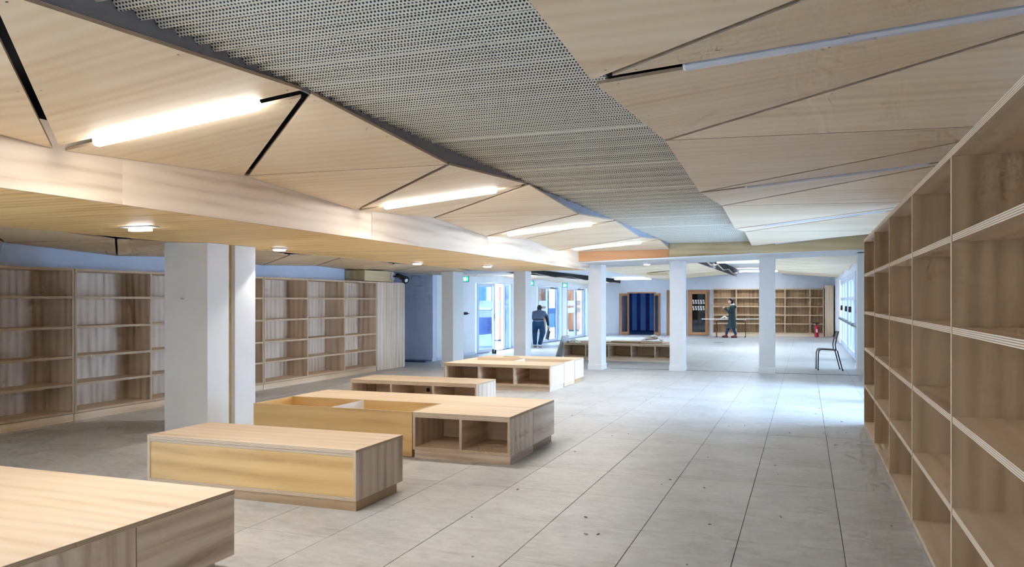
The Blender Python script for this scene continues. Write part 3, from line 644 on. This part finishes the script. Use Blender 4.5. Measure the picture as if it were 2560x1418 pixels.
# ================================================================== GLAZED DOORS, LEFT
PZ = 2.0
def leaf(parent, name, w, h=PZ, rot=0.0, loc=(0, 0, 0), fr=0.075, glassm='glass', framem='alu', decal=True, handle=True, bar=False):
    """leaf in local x (width) and z, thickness in y"""
    o = part(name, framem, parent, (0, fr, -0.028, 0.028, 0.02, h), (w - fr, w, -0.028, 0.028, 0.02, h), (fr, w - fr, -0.028, 0.028, 0.02, 0.02 + fr * 1.2), (fr, w - fr, -0.028, 0.028, h - fr, h))
    o.location = loc; o.rotation_euler = (0, 0, rot)
    part('pane', glassm, o, (fr, w - fr, -0.004, 0.004, 0.02 + fr * 1.2, h - fr))
    part('gasket', 'gasket', o, (w - 0.004, w + 0.006, -0.03, -0.020, 0.02, h), (fr, fr + 0.012, -0.0275, -0.005, 0.02 + fr, h - fr))
    if decal:
        m = MB(); n = max(2, int((w - 2 * fr) / 0.12))
        for z0, z1 in ((1.02, 1.22), (1.30, 1.50)):
            for k in range(n):
                a = fr + (w - 2 * fr) * k / n; b = fr + (w - 2 * fr) * (k + 1) / n; i = 0.006
                m.poly([(a, -0.0052, z0), (b - i, -0.0052, z0), (b - i, -0.0052, z1)]); m.poly([(a, -0.0052, z0 + 0.012), (b - i * 2, -0.0052, z1), (a, -0.0052, z1)])
        m.build('film_pattern', 'frost', o)
    if handle:
        m = MB(); m.tube([(w - 0.04, -0.028, 1.0), (w - 0.04, -0.075, 1.0), (w - 0.16, -0.075, 0.99)], 0.011, 8); m.box(w - 0.06, w - 0.02, -0.034, -0.028, 0.9, 1.1, ply=False); m.build('door_handle', 'steel', o)
    if bar:
        m = MB(); m.tube([(w - 0.03, -0.06, 0.1), (w - 0.03, -0.06, 1.85)], 0.016, 8); m.box(w - 0.06, w, -0.06, -0.028, 0.32, 0.36, ply=False); m.box(w - 0.06, w, -0.06, -0.028, 1.52, 1.56, ply=False); m.build('push_bar', 'steel', o)
    return o
def door_unit(n, y0, y1, rots, bar):
    """frame in the left wall; local x runs along +Y, room side is -y after rotation"""
    d = struct(MB().box(0, 0.07, -0.04, 0.04, 0, 2.03, ply=False).box(y1 - y0 - 0.07, y1 - y0, -0.04, 0.04, 0, 2.03, ply=False).box(0.07, y1 - y0 - 0.07, -0.04, 0.04, 2.005, 2.03, ply=False).box(0.2, 0.26, -0.04, 0.04, 0, 2.005, ply=False).box(y1 - y0 - 0.62, y1 - y0 - 0.56, -0.04, 0.04, 0, 2.005, ply=False).build('door_%d' % n, 'alu'))
    d.location = (-8.70, y0, 0); d.rotation_euler = (0, 0, R(90)); w = y1 - y0
    part('sidelight_pane', 'glass', d, (0.07, 0.2, -0.004, 0.004, 0, 2.0)); part('sidelight_pane', 'glass', d, (w - 0.56, w - 0.07, -0.004, 0.004, 0, 2.0))
    part('threshold', 'steel', d, (0.07, w - 0.07, -0.06, 0.06, 0, 0.018))
    part('gasket', 'gasket', d, (0.19, 0.2, -0.05, -0.041, 0, 2.0), (w - 0.56, w - 0.55, -0.05, -0.041, 0, 2.0))
    a = 0.265; b = w - 0.625; half = (b - a) / 2 - 0.004
    leaf(d, 'leaf', half, loc=(a, -0.01, 0), rot=rots[0], bar=bar)
    l2 = leaf(d, 'leaf', half, loc=(b, -0.01, 0), rot=math.pi + rots[1], handle=False, bar=False)
    m = MB().box(b - half * 0.8, b - 0.1, -0.075, -0.03, 1.93, 1.975, ply=False); m.tube([(b - 0.2, -0.08, 1.95), (b - half * 0.6, -0.16, 1.96), (b - half * 0.7, -0.06, 1.99)], 0.012)
    if not rots[1]: m.build('door_closer', 'steel', d)
    return d
door_unit(1, DO[0][0], DO[0][1], (R(-6), R(-72)), False); door_unit(2, DO[1][0], DO[1][1], (0, 0), True); door_unit(3, DO[2][0], DO[2][1], (0, 0), True)
for y, lb in ((19.5, 'green exit sign above the wall left of the first glazed doors'), (24.95, 'green exit sign left of the middle glazed doors'), (28.9, 'green exit sign above the farthest glazed doors')):
    o = thing('exit_sign', lb, 'sign', (-8.62, y, 2.0), 0, 'exit signs along the left wall'); o.scale = (0.62, 1, 1)
    part('case', 'black', o, (0, 0.30, 0.005, 0.03, 0, 0.16)); part('face', 'green', o, (0.012, 0.288, 0.001, 0.0049, 0.012, 0.148))
    m = MB(); y_ = 0.0005                               # running figure, doorway and arrow
    m.ellip((0.075, y_, 0.122), 0.012, 0.0006, 0.012, 8, 4); m.box(0.062, 0.084, 0, 0.001, 0.07, 0.108, ply=False)
    m.poly([(0.064, y_, 0.07), (0.04, y_, 0.03), (0.052, y_, 0.026), (0.078, y_, 0.068)]); m.poly([(0.078, y_, 0.072), (0.10, y_, 0.05), (0.098, y_, 0.025), (0.11, y_, 0.025), (0.112, y_, 0.056), (0.088, y_, 0.08)])
    m.box(0.125, 0.165, 0, 0.001, 0.025, 0.135, ply=False); m.box(0.185, 0.235, 0, 0.001, 0.07, 0.09, ply=False); m.poly([(0.232, y_, 0.05), (0.27, y_, 0.08), (0.232, y_, 0.11)]); m.build('pictogram', 'exit_white', o)

# outside, left: terrace, timber-clad piers, fence, pale building
struct(part('ground_terrace', 'ground', None, (-40, -9.21, -20, 14, -0.25, -0.06), (-40, -8.86, 18.1, 75, -0.25, -0.06), (-40, -10.95, 14, 18.1, -0.25, -0.06)))
struct(part('ground_right', 'ground', None, (1.41, 30, 0, 60, -0.25, -0.06)))
for x, y, w, d, lb in ((-10.72, 27.5, 0.3, 0.5, 'orange timber-clad pier seen through the open glazed door'), (-10.8, 32.6, 0.5, 0.8, 'orange timber-clad pier behind the middle glazed doors'), (-10.8, 38.2, 0.45, 0.9, 'orange timber-clad pier behind the farthest glazed doors')):
    o = thing('timber_pier', lb, 'pier', (x, y, -0.06)); part('core', 'orange', o, (-w / 2 + .03, w / 2 - .03, -d / 2 + .03, d / 2 - .03, 0.12, 2.7)); part('base', 'gasket', o, (-w / 2 + .06, w / 2 - .06, -d / 2 + .06, d / 2 - .06, 0, 0.1195))
    n = 5
    for k in range(n):
        a = -d / 2 + d * k / n; part('cladding_board', 'orange', o, (w / 2 - .0295, w / 2, a + .004, a + d / n - .004, 0.12, 2.7), g=(0, 0, 1)); b = -w / 2 + w * k / n; part('cladding_board', 'orange', o, (b + .004, b + w / n - .004, -d / 2, -d / 2 + .0295, 0.12, 2.7), g=(0, 0, 1))
o = thing('garden_fence', 'blue-grey boarded fence beyond the terrace', 'fence', (-13.4, 36, -0.06))
for k in range(24): part('board', 'hedge', o, (-0.015, 0.015, -14 + k * 1.0, -13.03 + k * 1.0, 0.05, 1.15))
part('rail', 'hedge', o, (-0.06, -0.016, -14, 9.97, 0.3, 0.4), (-0.06, -0.016, -14, 9.97, 0.9, 1.0)); part('post', 'hedge', o, (-0.13, -0.061, -14, -13.9, 0, 1.2)); part('post', 'hedge', o, (-0.13, -0.061, 0, 0.1, 0, 1.2)); part('post', 'hedge', o, (-0.13, -0.061, 9.8, 9.9, 0, 1.2))
o = thing('building', 'pale building far behind the fence seen through the doors', 'building', (-30, 62, -0.06)); part('wall', 'facade', o, (-4, 4, -12, 10, 0, 4.2)); part('roof', 'reveal', o, (-4.3, 4.3, -12.3, 10.3, 4.2, 4.4))
for k in range(4): part('window', 'hedge', o, (4.0, 4.03, -10 + k * 5, -8 + k * 5, 1.2, 2.8))

# ================================================================== GLAZING, RIGHT
def glaze(n, y0, y1, leaves, bars):
    w = y1 - y0; gm = 'glass_tint' if bars else 'glass'
    m = MB(); m.box(0, 0.08, -0.05, 0.05, 0, 2.24, ply=False); m.box(w - 0.08, w, -0.05, 0.05, 0, 2.24, ply=False); m.box(0.08, w - 0.08, -0.05, 0.05, 2.14, 2.24, ply=False); m.box(0.08, w - 0.08, -0.05, 0.05, 0, 0.06, ply=False)
    d = struct(m.build('window_%d' % n, 'alu')); d.location = (1.24, y1, 0); d.rotation_euler = (0, 0, R(-90))
    lw = (w - 0.16) / leaves
    for k in range(leaves):
        a = 0.08 + lw * k; fr = 0.07
        l = part('leaf', 'alu', d, (a + .003, a + fr, -0.045, 0.045, 0.062, 2.138), (a + lw - fr, a + lw - .003, -0.045, 0.045, 0.062, 2.138), (a + fr, a + lw - fr, -0.045, 0.045, 0.062, 0.16), (a + fr, a + lw - fr, -0.045, 0.045, 2.06, 2.138), (a + fr, a + lw - fr, -0.045, 0.045, 1.52, 1.60))
        part('pane', gm, l, (a + fr, a + lw - fr, -0.004, 0.004, 0.16, 1.52)); part('pane', gm, l, (a + fr, a + lw - fr, -0.004, 0.004, 1.60, 2.06))
        if bars:
            mm = MB(); mm.box(a + 0.05, a + lw - 0.05, -0.12, -0.08, 0.86, 0.91, ply=False); mm.box(a + 0.03, a + 0.09, -0.12, -0.045, 0.84, 0.93, ply=False); mm.box(a + lw - 0.09, a + lw - 0.03, -0.12, -0.045, 0.84, 0.93, ply=False); mm.build('push_bar', 'steel', l)
            if k % 2 == 0: part('lock_box', 'black', l, (a + lw - 0.10, a + lw - 0.02, -0.11, -0.045, 1.18, 1.34)); part('lock_cover', 'red', l, (a + lw - 0.095, a + lw - 0.025, -0.118, -0.1101, 1.2, 1.26))
    return d
for n, (a, b, lv, br) in enumerate(((10.60, 12.8, 2, False), (12.95, 15.13, 2, False), (18.62, 21.6, 2, True), (21.9, 25.3, 2, True), (25.6, 30.55, 3, True)), 1): glaze(n, a, b, lv, br)
struct(part('trim_1', 'alu', None, (1.18, 1.34, 12.8, 12.95, 0, 2.24), (1.18, 1.34, 21.6, 21.9, 0, 2.24), (1.18, 1.34, 25.3, 25.6, 0, 2.24)))

# ================================================================== DOORS IN THE BACK WALL
def on_back(o, s, y=0.0, rz=0.0):
    o.location = (-2 + s * math.cos(BA) - y * math.sin(BA), 35.4 + s * math.sin(BA) + y * math.cos(BA), 0); o.rotation_euler = (0, 0, BA + rz); return o
d4 = struct(part('door_4', 'oakframe', None, (-5.40, -5.345, -0.03, 0.2, 0, 1.88), (-4.215, -4.16, -0.03, 0.2, 0, 1.88), (-5.345, -4.215, -0.03, 0.2, 1.825, 1.88))); on_back(d4, 0)
leaf(d4, 'leaf', 0.58, 1.82, loc=(-5.34, -0.03, 0), rot=R(-128), fr=0.10, framem='oakframe', decal=False, handle=True); leaf(d4, 'leaf', 0.58, 1.82, loc=(-4.22, -0.03, 0), rot=R(180 + 115), fr=0.10, framem='oakframe', decal=False, handle=True)
d5 = struct(part('door_5', 'oakframe', None, (-3.69, -3.62, -0.03, 0.1, 0, 1.95), (-2.92, -2.85, -0.03, 0.1, 0, 1.95), (-3.62, -2.92, -0.03, 0.1, 1.88, 1.95))); on_back(d5, 0); leaf(d5, 'leaf', 0.69, 1.87, loc=(-3.615, 0.03, 0), fr=0.1, framem='oakframe', glassm='glassdark', decal=False)
d6 = struct(part('door_6', 'oakframe', None, (-2.785, -2.715, -0.03, 0.1, 0, 1.96), (-1.97, -1.90, -0.03, 0.1, 0, 1.96), (-2.715, -1.97, -0.03, 0.1, 1.89, 1.96))); on_back(d6, 0)
l6 = leaf(d6, 'leaf', 0.74, 1.885, loc=(-2.712, 0.03, 0), fr=0.095, framem='oakframe', glassm='glassdark', decal=False)
m = MB()
for z0 in (1.09, 1.36):
    for k in range(5):
        a = 0.105 + k * 0.107; m.poly([(a, -0.006, z0 + 0.18), (a + 0.085, -0.006, z0 + 0.18), (a + 0.02, -0.006, z0 + 0.05)]); m.poly([(a + 0.075, -0.006, z0 + 0.13), (a + 0.095, -0.006, z0), (a + 0.01, -0.006, z0)])
m.build('film_pattern', 'paper', l6)
dr = struct(part('wall_store', 'dark', None, (-3.8, -1.8, 1.6, 1.7, 0, 2.3), (-3.9, -3.8, 0.23, 1.7, 0, 2.3), (-1.8, -1.7, 0.23, 1.7, 0, 2.3), (-3.9, -1.7, 0.23, 1.7, 2.3, 2.4))); on_back(dr, 0)

# ================================================================== SMALL THINGS
# school chair facing left
ch = thing('school_chair', 'dark metal school chair with brown wooden back near the right windows', 'chair', (0.47, 18.55, 0), R(-90) + R(6))
def frame_side(sx):
    f = [(sx * 0.17, -0.22, 0.004), (sx * 0.175, -0.215, 0.36), (sx * 0.178, -0.20, 0.425), (sx * 0.18, -0.15, 0.452), (sx * 0.18, 0.15, 0.437)]
    return f
for sx in (-1, 1):
    MB().tube(frame_side(sx), 0.0125, 8).build('front_leg', 'black', ch, True)
    MB().tube([(sx * 0.20, 0.27, 0.004), (sx * 0.185, 0.165, 0.43)], 0.0125, 8).build('rear_leg', 'black', ch, True)
    MB().tube([(sx * 0.18, 0.14, 0.436), (sx * 0.18, 0.125, 0.55), (sx * 0.18, 0.15, 0.68), (sx * 0.18, 0.19, 0.835)], 0.012, 8).build('back_post', 'black', ch, True)
    for q in ((sx * 0.17, -0.22), (sx * 0.20, 0.27)): MB().lathe([(0.017, 0), (0.017, 0.025), (0.013, 0.03)], (q[0], q[1], 0), 10).build('rubber_foot', 'black', ch)
m = MB(); prof = [(-0.215, 0.415), (-0.19, 0.452), (-0.14, 0.466), (0, 0.458), (0.16, 0.448)]
m.loft([[Vector((-0.19, y, z)) for y, z in prof] + [Vector((-0.19, y, z - 0.012)) for y, z in reversed(prof)], [Vector((0.19, y, z)) for y, z in prof] + [Vector((0.19, y, z - 0.012)) for y, z in reversed(prof)]]); m.build('seat', 'chairwood', ch)
m = MB(); rg = []
for k in range(7):
    x = -0.19 + 0.38 * k / 6; c = 0.03 * (1 - (x / 0.19) ** 2); rg.append([Vector((x, 0.135 + c, 0.66)), Vector((x, 0.147 + c, 0.66)), Vector((x, 0.197 + c, 0.84)), Vector((x, 0.185 + c, 0.84))])
m.loft(rg); m.build('backrest', 'chairwood', ch)
# fire extinguisher
fe = thing('fire_extinguisher', 'red fire extinguisher on the floor before the far bookcase', 'extinguisher', (0.46, 34.9, 0))
MB().lathe([(0.07, 0), (0.085, 0.01), (0.085, 0.40), (0.075, 0.45), (0.04, 0.485), (0.03, 0.5)], n=18).build('cylinder', 'red', fe, True)
m = MB(); m.lathe([(0.03, 0.5), (0.03, 0.55), (0.015, 0.57)], n=10); m.box(-0.02, 0.11, -0.015, 0.015, 0.57, 0.60, ply=False); m.box(-0.02, 0.10, -0.012, 0.012, 0.53, 0.55, ply=False); m.build('valve', 'black', fe)
MB().tube([(-0.02, 0, 0.54), (-0.10, 0, 0.60), (-0.16, 0, 0.52), (-0.15, -0.02, 0.34), (-0.11, -0.03, 0.16)], 0.015, 8).build('hose', 'black', fe, True); part('label_band', 'paper', fe, (-0.03, 0.03, -0.0875, -0.086, 0.2, 0.33)); part('base_ring', 'black', fe, (-0.06, 0.06, -0.06, 0.06, 0, 0.004))
# table and long board
tb = thing('school_table', 'table with dark red metal legs before the far bookcase', 'table', (-2.85, 33.75, 0), 0.06)
part('table_top', PLY, tb, (-0.60, 0.60, -0.3, 0.3, 0.70, 0.722)); m = MB()
for y in (-0.27, 0.27):
    MB().tube([(-0.57, y, 0.01), (-0.57, y, 0.64), (-0.55, y, 0.685), (-0.5, y, 0.689), (0.5, y, 0.689), (0.55, y, 0.685), (0.57, y, 0.64), (0.57, y, 0.01)], 0.014, 8).build('leg_frame', 'redleg', tb, True)
    for x in (-0.57, 0.57): MB().lathe([(0.022, 0), (0.022, 0.03), (0.015, 0.035)], (x - 0.012, y, 0), 10).build('rubber_foot', 'black', tb)
part('apron', 'black', tb, (-0.5, 0.5, -0.285, -0.275, 0.655, 0.699))
o = MB().box(-1.25, 1.25, -0.09, 0.09, 0, 0.035).build('long_board', ['paper', 'paper']); o.location = (-2.75, 33.6, 0.734); o.rotation_euler = (0, R(-0.45), 0.06); tag(o, 'long white board laid across the red-legged table', 'board')
crumpled('paper_sheet', 'crumpled pale sheet on the table beside the woman', (-3.1, 33.9, 0.725), 0.42, 0.26, 0.14, 9)
# device on the left boxed beam
sp_ = thing('wall_spotlight', 'black tubular spotlight on a bracket above the end cabinet', 'spotlight', (-8.44, 15.42, 2.03))
part('bracket', 'alu', sp_, (-0.059, -0.02, -0.06, 0.06, -0.08, 0.08)); MB().tube([(-0.02, 0, 0), (0.10, 0, 0.0)], 0.014).build('arm', 'black', sp_)
MB().tube([(0.06, 0.02, 0.03, 0.045), (0.16, -0.01, 0.0, 0.05), (0.26, -0.05, -0.05, 0.055), (0.30, -0.065, -0.07, 0.085), (0.34, -0.08, -0.09, 0.085)], 0.05, 14).build('barrel', 'black', sp_, True)
MB().tube([(0.341, -0.0805, -0.0905, 0.045), (0.345, -0.082, -0.092, 0.03)], 0.04, 12).build('lens', 'lamp_off', sp_)

# ================================================================== PEOPLE
def blob(m, name, mat, parent, vox=0.012, it=4):
    o = m.build(name, mat, parent, True)
    r = o.modifiers.new('join', 'REMESH'); r.mode = 'VOXEL'; r.voxel_size = vox; r.use_smooth_shade = True
    sm = o.modifiers.new('soften', 'SMOOTH'); sm.factor = 0.5; sm.iterations = it
    return o
def add_hand(m, wrist, to, side, curl, n=(0, 0, -1)):
    """palm, four unequal fingers with a knuckle bend and a thumb from the side of the palm"""
    w = Vector(wrist); d = (Vector(to) - w).normalized(); c = Vector(n).normalized(); c = (c - d * c.dot(d)).normalized(); l = d.cross(c) * side
    m.capsule([tuple(w) + (0.024,), tuple(w + d * 0.045 + l * 0.008) + (0.028,), tuple(w + d * 0.075) + (0.026,)])
    for k, L in enumerate((0.062, 0.072, 0.067, 0.052)):
        b = w + d * 0.08 + l * (0.030 - 0.020 * k); kn = b + (d * math.cos(curl * .5) + c * math.sin(curl * .5)) * L * 0.5; tp = kn + (d * math.cos(curl * 1.6) + c * math.sin(curl * 1.6)) * L * 0.5
        m.capsule([tuple(b - d * 0.02) + (0.0098,), tuple(kn) + (0.0092,), tuple(tp) + (0.008,)], 8)
    b = w + d * 0.03 + l * 0.022; m.capsule([tuple(b) + (0.0115,), tuple(b + d * 0.025 + l * 0.025 + c * 0.008) + (0.0105,), tuple(b + d * 0.052 + l * 0.026 + c * 0.022) + (0.009,)], 8)
def add_head(m, c, rot, s=1.0):
    T = lambda v: tuple(Vector(c) + rot @ (Vector(v) * s))
    m.ellip(c, 0.073 * s, 0.092 * s, 0.105 * s, rot=rot); m.ellip(T((0, -0.045, -0.06)), 0.05 * s, 0.05 * s, 0.058 * s, rot=rot)
    m.capsule([T((0, -0.085, 0.018)) + (0.008 * s,), T((0, -0.107, -0.018)) + (0.014 * s,)], 8)
    m.capsule([T((-0.02, -0.086, -0.052)) + (0.009 * s,), T((0.02, -0.086, -0.052)) + (0.009 * s,)], 8)
    for sx in (-1, 1): m.ellip(T((sx * 0.074, 0.01, -0.008)), 0.010 * s, 0.02 * s, 0.03 * s, 8, 6, rot=rot)
    return T
def face_bits(parent, T, rot, s=1.0):
    m = MB()
    for sx in (-1, 1): m.ellip(T((sx * 0.03, -0.084, 0.012)), 0.011 * s, 0.008 * s, 0.006 * s, 8, 5, rot=rot)
    m.build('eyes', 'sole', parent, True); MB().ellip(T((0, -0.094, -0.052)), 0.02 * s, 0.006 * s, 0.006 * s, 8, 5, rot=rot).build('mouth', 'boot', parent, True)

# --- woman walking left in a long coat, raising a phone
wm = thing('person', 'woman in long dark green coat and russet boots, walking left and raising a phone', 'person', (-2.77, 33.2, 0), R(-90)); b = MB()
hr = Matrix.Rotation(R(-10), 3, 'X'); T = add_head(b, (0, -0.045, 1.475), hr)
b.capsule([(0, -0.015, 1.40, 0.048), (0, 0.005, 1.27, 0.055)]); b.capsule([(0, 0.01, 1.24, 0.10), (0, 0.01, 1.05, 0.105), (0, 0.0, 0.86, 0.12), (0, 0, 0.80, 0.115)])
for sx, kn, an in ((-1, (-0.085, -0.13, 0.45), (-0.085, -0.225, 0.09)), (1, (0.085, 0.035, 0.44), (0.085, 0.145, 0.09))):
    b.capsule([(sx * 0.08, 0, 0.82, 0.085), kn + (0.056,), (kn[0], (kn[1] + an[1]) / 2 + 0.015, 0.28, 0.05), an + (0.036,)]); b.capsule([(an[0], an[1] + 0.02, 0.06, 0.035), (an[0], an[1] - 0.12, 0.045, 0.033)])
arms = {}
for sx in (-1, 1):
    sh, el, ha = Vector((sx * 0.15, 0.01, 1.255)), Vector((sx * 0.19, -0.12, 1.03)), Vector((sx * 0.075, -0.27, 1.20)); arms[sx] = (sh, el, ha)
    b.capsule([tuple(sh) + (0.045,), tuple(el) + (0.036,), tuple(ha) + (0.024,)]); add_hand(b, ha, ha + Vector((-sx * 0.03, -0.07, 0.06)), sx, 0.75, n=(-sx * 0.9, 0.2, -0.5))
bd = blob(b, 'body', 'skin', wm, 0.0075, 3); face_bits(bd, T, hr)
m = MB(); m.loft([[Vector((rx * math.cos(2 * math.pi * k / 20), cy + ry * math.sin(2 * math.pi * k / 20), z)) for k in range(20)] for z, rx, ry, cy in ((0.38, 0.215, 0.185, 0.0), (0.55, 0.205, 0.165, 0.005), (0.80, 0.19, 0.145, 0.01), (1.0, 0.17, 0.13, 0.01), (1.15, 0.175, 0.13, 0.012), (1.25, 0.165, 0.11, 0.015), (1.31, 0.09, 0.075, 0.015))])
for sx in (-1, 1): sh, el, ha = arms[sx]; m.capsule([tuple(sh) + (0.066,), tuple(el) + (0.062,), tuple(ha.lerp(el, 0.12)) + (0.047,)])
m.capsule([(-0.08, 0.09, 1.28, 0.05), (0, 0.125, 1.25, 0.065), (0.08, 0.09, 1.28, 0.05)])
blob(m, 'coat', 'coat', wm, 0.013)
m = MB()
for sx, kn, an in ((-1, (-0.085, -0.13, 0.45), (-0.085, -0.225, 0.10)), (1, (0.085, 0.035, 0.44), (0.085, 0.145, 0.10))): m.capsule([(sx * 0.08, 0, 0.80, 0.095), kn + (0.07,), (an[0], an[1] + 0.005, 0.16, 0.055)])
blob(m, 'jeans', 'jean', wm, 0.012)
for sx, y, up in ((-1, -0.225, 0.0), (1, 0.145, 0.0)):
    m = MB(); x = sx * 0.085; m.capsule([(x, y, 0.19, 0.05), (x, y, 0.09, 0.048)]); m.capsule([(x, y + 0.02, 0.06, 0.045), (x, y - 0.08, 0.055, 0.043), (x, y - 0.15, 0.047, 0.034)]); bo = blob(m, 'boot', 'boot', wm, 0.010)
    MB().box(x - 0.035, x + 0.035, y - 0.165, y - 0.03, 0.0, 0.016, ply=False).box(x - 0.032, x + 0.032, y - 0.01, y + 0.06, 0.0, 0.035, ply=False).build('sole', 'sole', bo)
m = MB(); Th = lambda v: tuple(Vector((0, -0.045, 1.475)) + hr @ Vector(v)); m.ellip(Th((0, 0.028, 0.03)), 0.083, 0.088, 0.093, rot=hr); m.ellip(Th((0, 0.055, -0.035)), 0.076, 0.062, 0.085, rot=hr); m.capsule([Th((-0.05, -0.055, 0.075)) + (0.03,), Th((0.05, -0.055, 0.075)) + (0.03,)])
blob(m, 'hair', 'hair', wm, 0.010)
m = MB(); m.capsule([(-0.06, 0.04, 1.345, 0.035), (0, 0.075, 1.345, 0.045), (0.06, 0.04, 1.345, 0.035), (0.04, -0.04, 1.32, 0.028)]); m.capsule([(-0.06, 0.04, 1.345, 0.035), (-0.04, -0.04, 1.32, 0.028)]); blob(m, 'hood_lining', 'scarf', wm, 0.010)
ph = MB().box(-0.035, 0.035, -0.005, 0.005, -0.07, 0.07, ply=False).build('phone', 'black'); tag(ph, 'dark phone held up in front of the woman in the coat', 'phone'); ph.location = (-2.77 - 0.372, 33.2, 1.30); ph.rotation_euler = (R(0), R(22), R(90))

# --- man seen from behind, bending forward at the glazed doors
mn = thing('person', 'man seen from behind bending forward in grey-blue shirt and teal trousers', 'person', (-8.08, 24.35, 0), R(193)); b = MB()
hr2 = Matrix.Rotation(R(38), 3, 'X'); hc = (0.0, -0.44, 1.235); T = add_head(b, hc, hr2, 1.03)
b.capsule([(0, -0.40, 1.17, 0.055), (0, -0.31, 1.10, 0.06)]); b.capsule([(0, -0.29, 1.08, 0.125), (0, -0.17, 0.98, 0.125), (0, -0.02, 0.86, 0.13), (0, 0, 0.80, 0.125)])
LG = ((1, (0.115, -0.05, 0.45), (0.105, 0.02, 0.09)), (-1, (-0.135, -0.06, 0.46), (-0.065, 0.08, 0.09)))
for sx, kn, an in LG:
    b.capsule([(sx * 0.09, 0, 0.82, 0.09), kn + (0.06,), an + (0.04,)]); b.capsule([(an[0], an[1] + 0.02, 0.06, 0.035), (an[0], an[1] - 0.14, 0.045, 0.035)])
A2 = {1: (Vector((0.18, -0.30, 1.12)), Vector((0.20, -0.46, 0.92)), Vector((0.10, -0.55, 0.74))), -1: (Vector((-0.19, -0.29, 1.12)), Vector((-0.265, -0.33, 0.90)), Vector((-0.30, -0.31, 0.68)))}
for sx in (1, -1):
    sh, el, ha = A2[sx]; b.capsule([tuple(sh) + (0.05,), tuple(el) + (0.04,), tuple(ha) + (0.027,)]); add_hand(b, ha, ha + (ha - el), sx, 1.2, n=(sx * 0.4, -0.9, 0))
bd = blob(b, 'body', 'skin', mn, 0.0075, 3); face_bits(bd, T, hr2)
m = MB(); rg = []
for c, rx, ry, tl in (((0, 0.012, 0.80), 0.165, 0.13, 8), ((0, 0.005, 0.86), 0.168, 0.132, 18), ((0, -0.06, 0.93), 0.165, 0.125, 40), ((0, -0.17, 1.01), 0.185, 0.13, 50), ((0, -0.27, 1.09), 0.20, 0.125, 50), ((0, -0.335, 1.135), 0.15, 0.085, 50), ((0, -0.37, 1.16), 0.07, 0.065, 50)):
    q = Matrix.Rotation(R(tl), 3, 'X'); rg.append([Vector(c) + q @ Vector((rx * math.cos(2 * math.pi * k / 20), ry * math.sin(2 * math.pi * k / 20), 0)) for k in range(20)])
m.loft(rg)
for sx in (1, -1): sh, el, ha = A2[sx]; m.capsule([tuple(sh + Vector((-sx * 0.03, 0.02, -0.02))) + (0.07,), tuple(sh.lerp(el, 0.6)) + (0.056,)])
blob(m, 'shirt', 'shirt', mn, 0.013)
for sx in (1, -1):
    sh, el, ha = A2[sx]; m = MB(); m.capsule([tuple(sh.lerp(el, 0.5)) + (0.058,), tuple(el) + (0.054,), tuple(ha.lerp(el, 0.15)) + (0.043,)]); blob(m, 'sleeve', 'hair' if sx < 0 else 'shirt', mn, 0.012)
m = MB(); m.capsule([(-0.05, 0.0, 0.80, 0.13), (0.05, 0.0, 0.80, 0.13)]); m.capsule([(-0.07, 0.02, 0.75, 0.115), (0.07, 0.02, 0.75, 0.115)])
for sx, kn, an in LG: m.capsule([(sx * 0.085, 0.005, 0.78, 0.112), kn + (0.086,), (an[0], an[1] + 0.01, 0.13, 0.068)])
blob(m, 'trousers', 'teal', mn, 0.013)
m = MB(); m.loft([[Vector((0.172 * math.cos(2 * math.pi * k / 20), 0.0 + 0.142 * math.sin(2 * math.pi * k / 20), z + 0.02 * math.sin(2 * math.pi * k / 20))) for k in range(20)] for z in (0.865, 0.90)]); m.build('belt', 'sole', mn, True)
for sx, kn, an in LG:
    m = MB(); m.capsule([(an[0], an[1] + 0.035, 0.05, 0.045), (an[0], an[1] - 0.09, 0.05, 0.046), (an[0], an[1] - 0.17, 0.042, 0.036)]); m.capsule([(an[0], an[1], 0.11, 0.048), (an[0], an[1], 0.06, 0.05)]); sh_ = blob(m, 'shoe', 'shoe', mn, 0.011); MB().box(an[0] - 0.042, an[0] + 0.042, an[1] - 0.19, an[1] + 0.07, 0, 0.016, ply=False).build('sole', 'sole', sh_)
m = MB(); m.ellip(tuple(Vector(hc) + hr2 @ Vector((0, 0.02, 0.03))), 0.084, 0.093, 0.095, rot=hr2); m.ellip(tuple(Vector(hc) + hr2 @ Vector((0, 0.05, -0.04))), 0.074, 0.055, 0.065, rot=hr2); blob(m, 'hair', 'hair', mn, 0.010)
tl = thing('hand_tool', 'grey boxy tool with dark edge held low in the man\'s right hand', 'tool', (-8.08 + 0.175, 24.35 + 0.36, 0.245), R(13)); tl.rotation_euler = (0, R(12), R(13))
MB().box(-0.04, 0.03, -0.10, 0.10, 0, 0.30, ply=False).build('casing', 'tool', tl); MB().box(0.0305, 0.055, -0.11, 0.11, -0.01, 0.27, ply=False).build('blade_guard', 'black', tl); MB().tube([(0.0, -0.06, 0.29), (-0.01, -0.06, 0.33), (-0.01, 0.06, 0.33), (0, 0.06, 0.29)], 0.013).build('handle', 'black', tl, True)
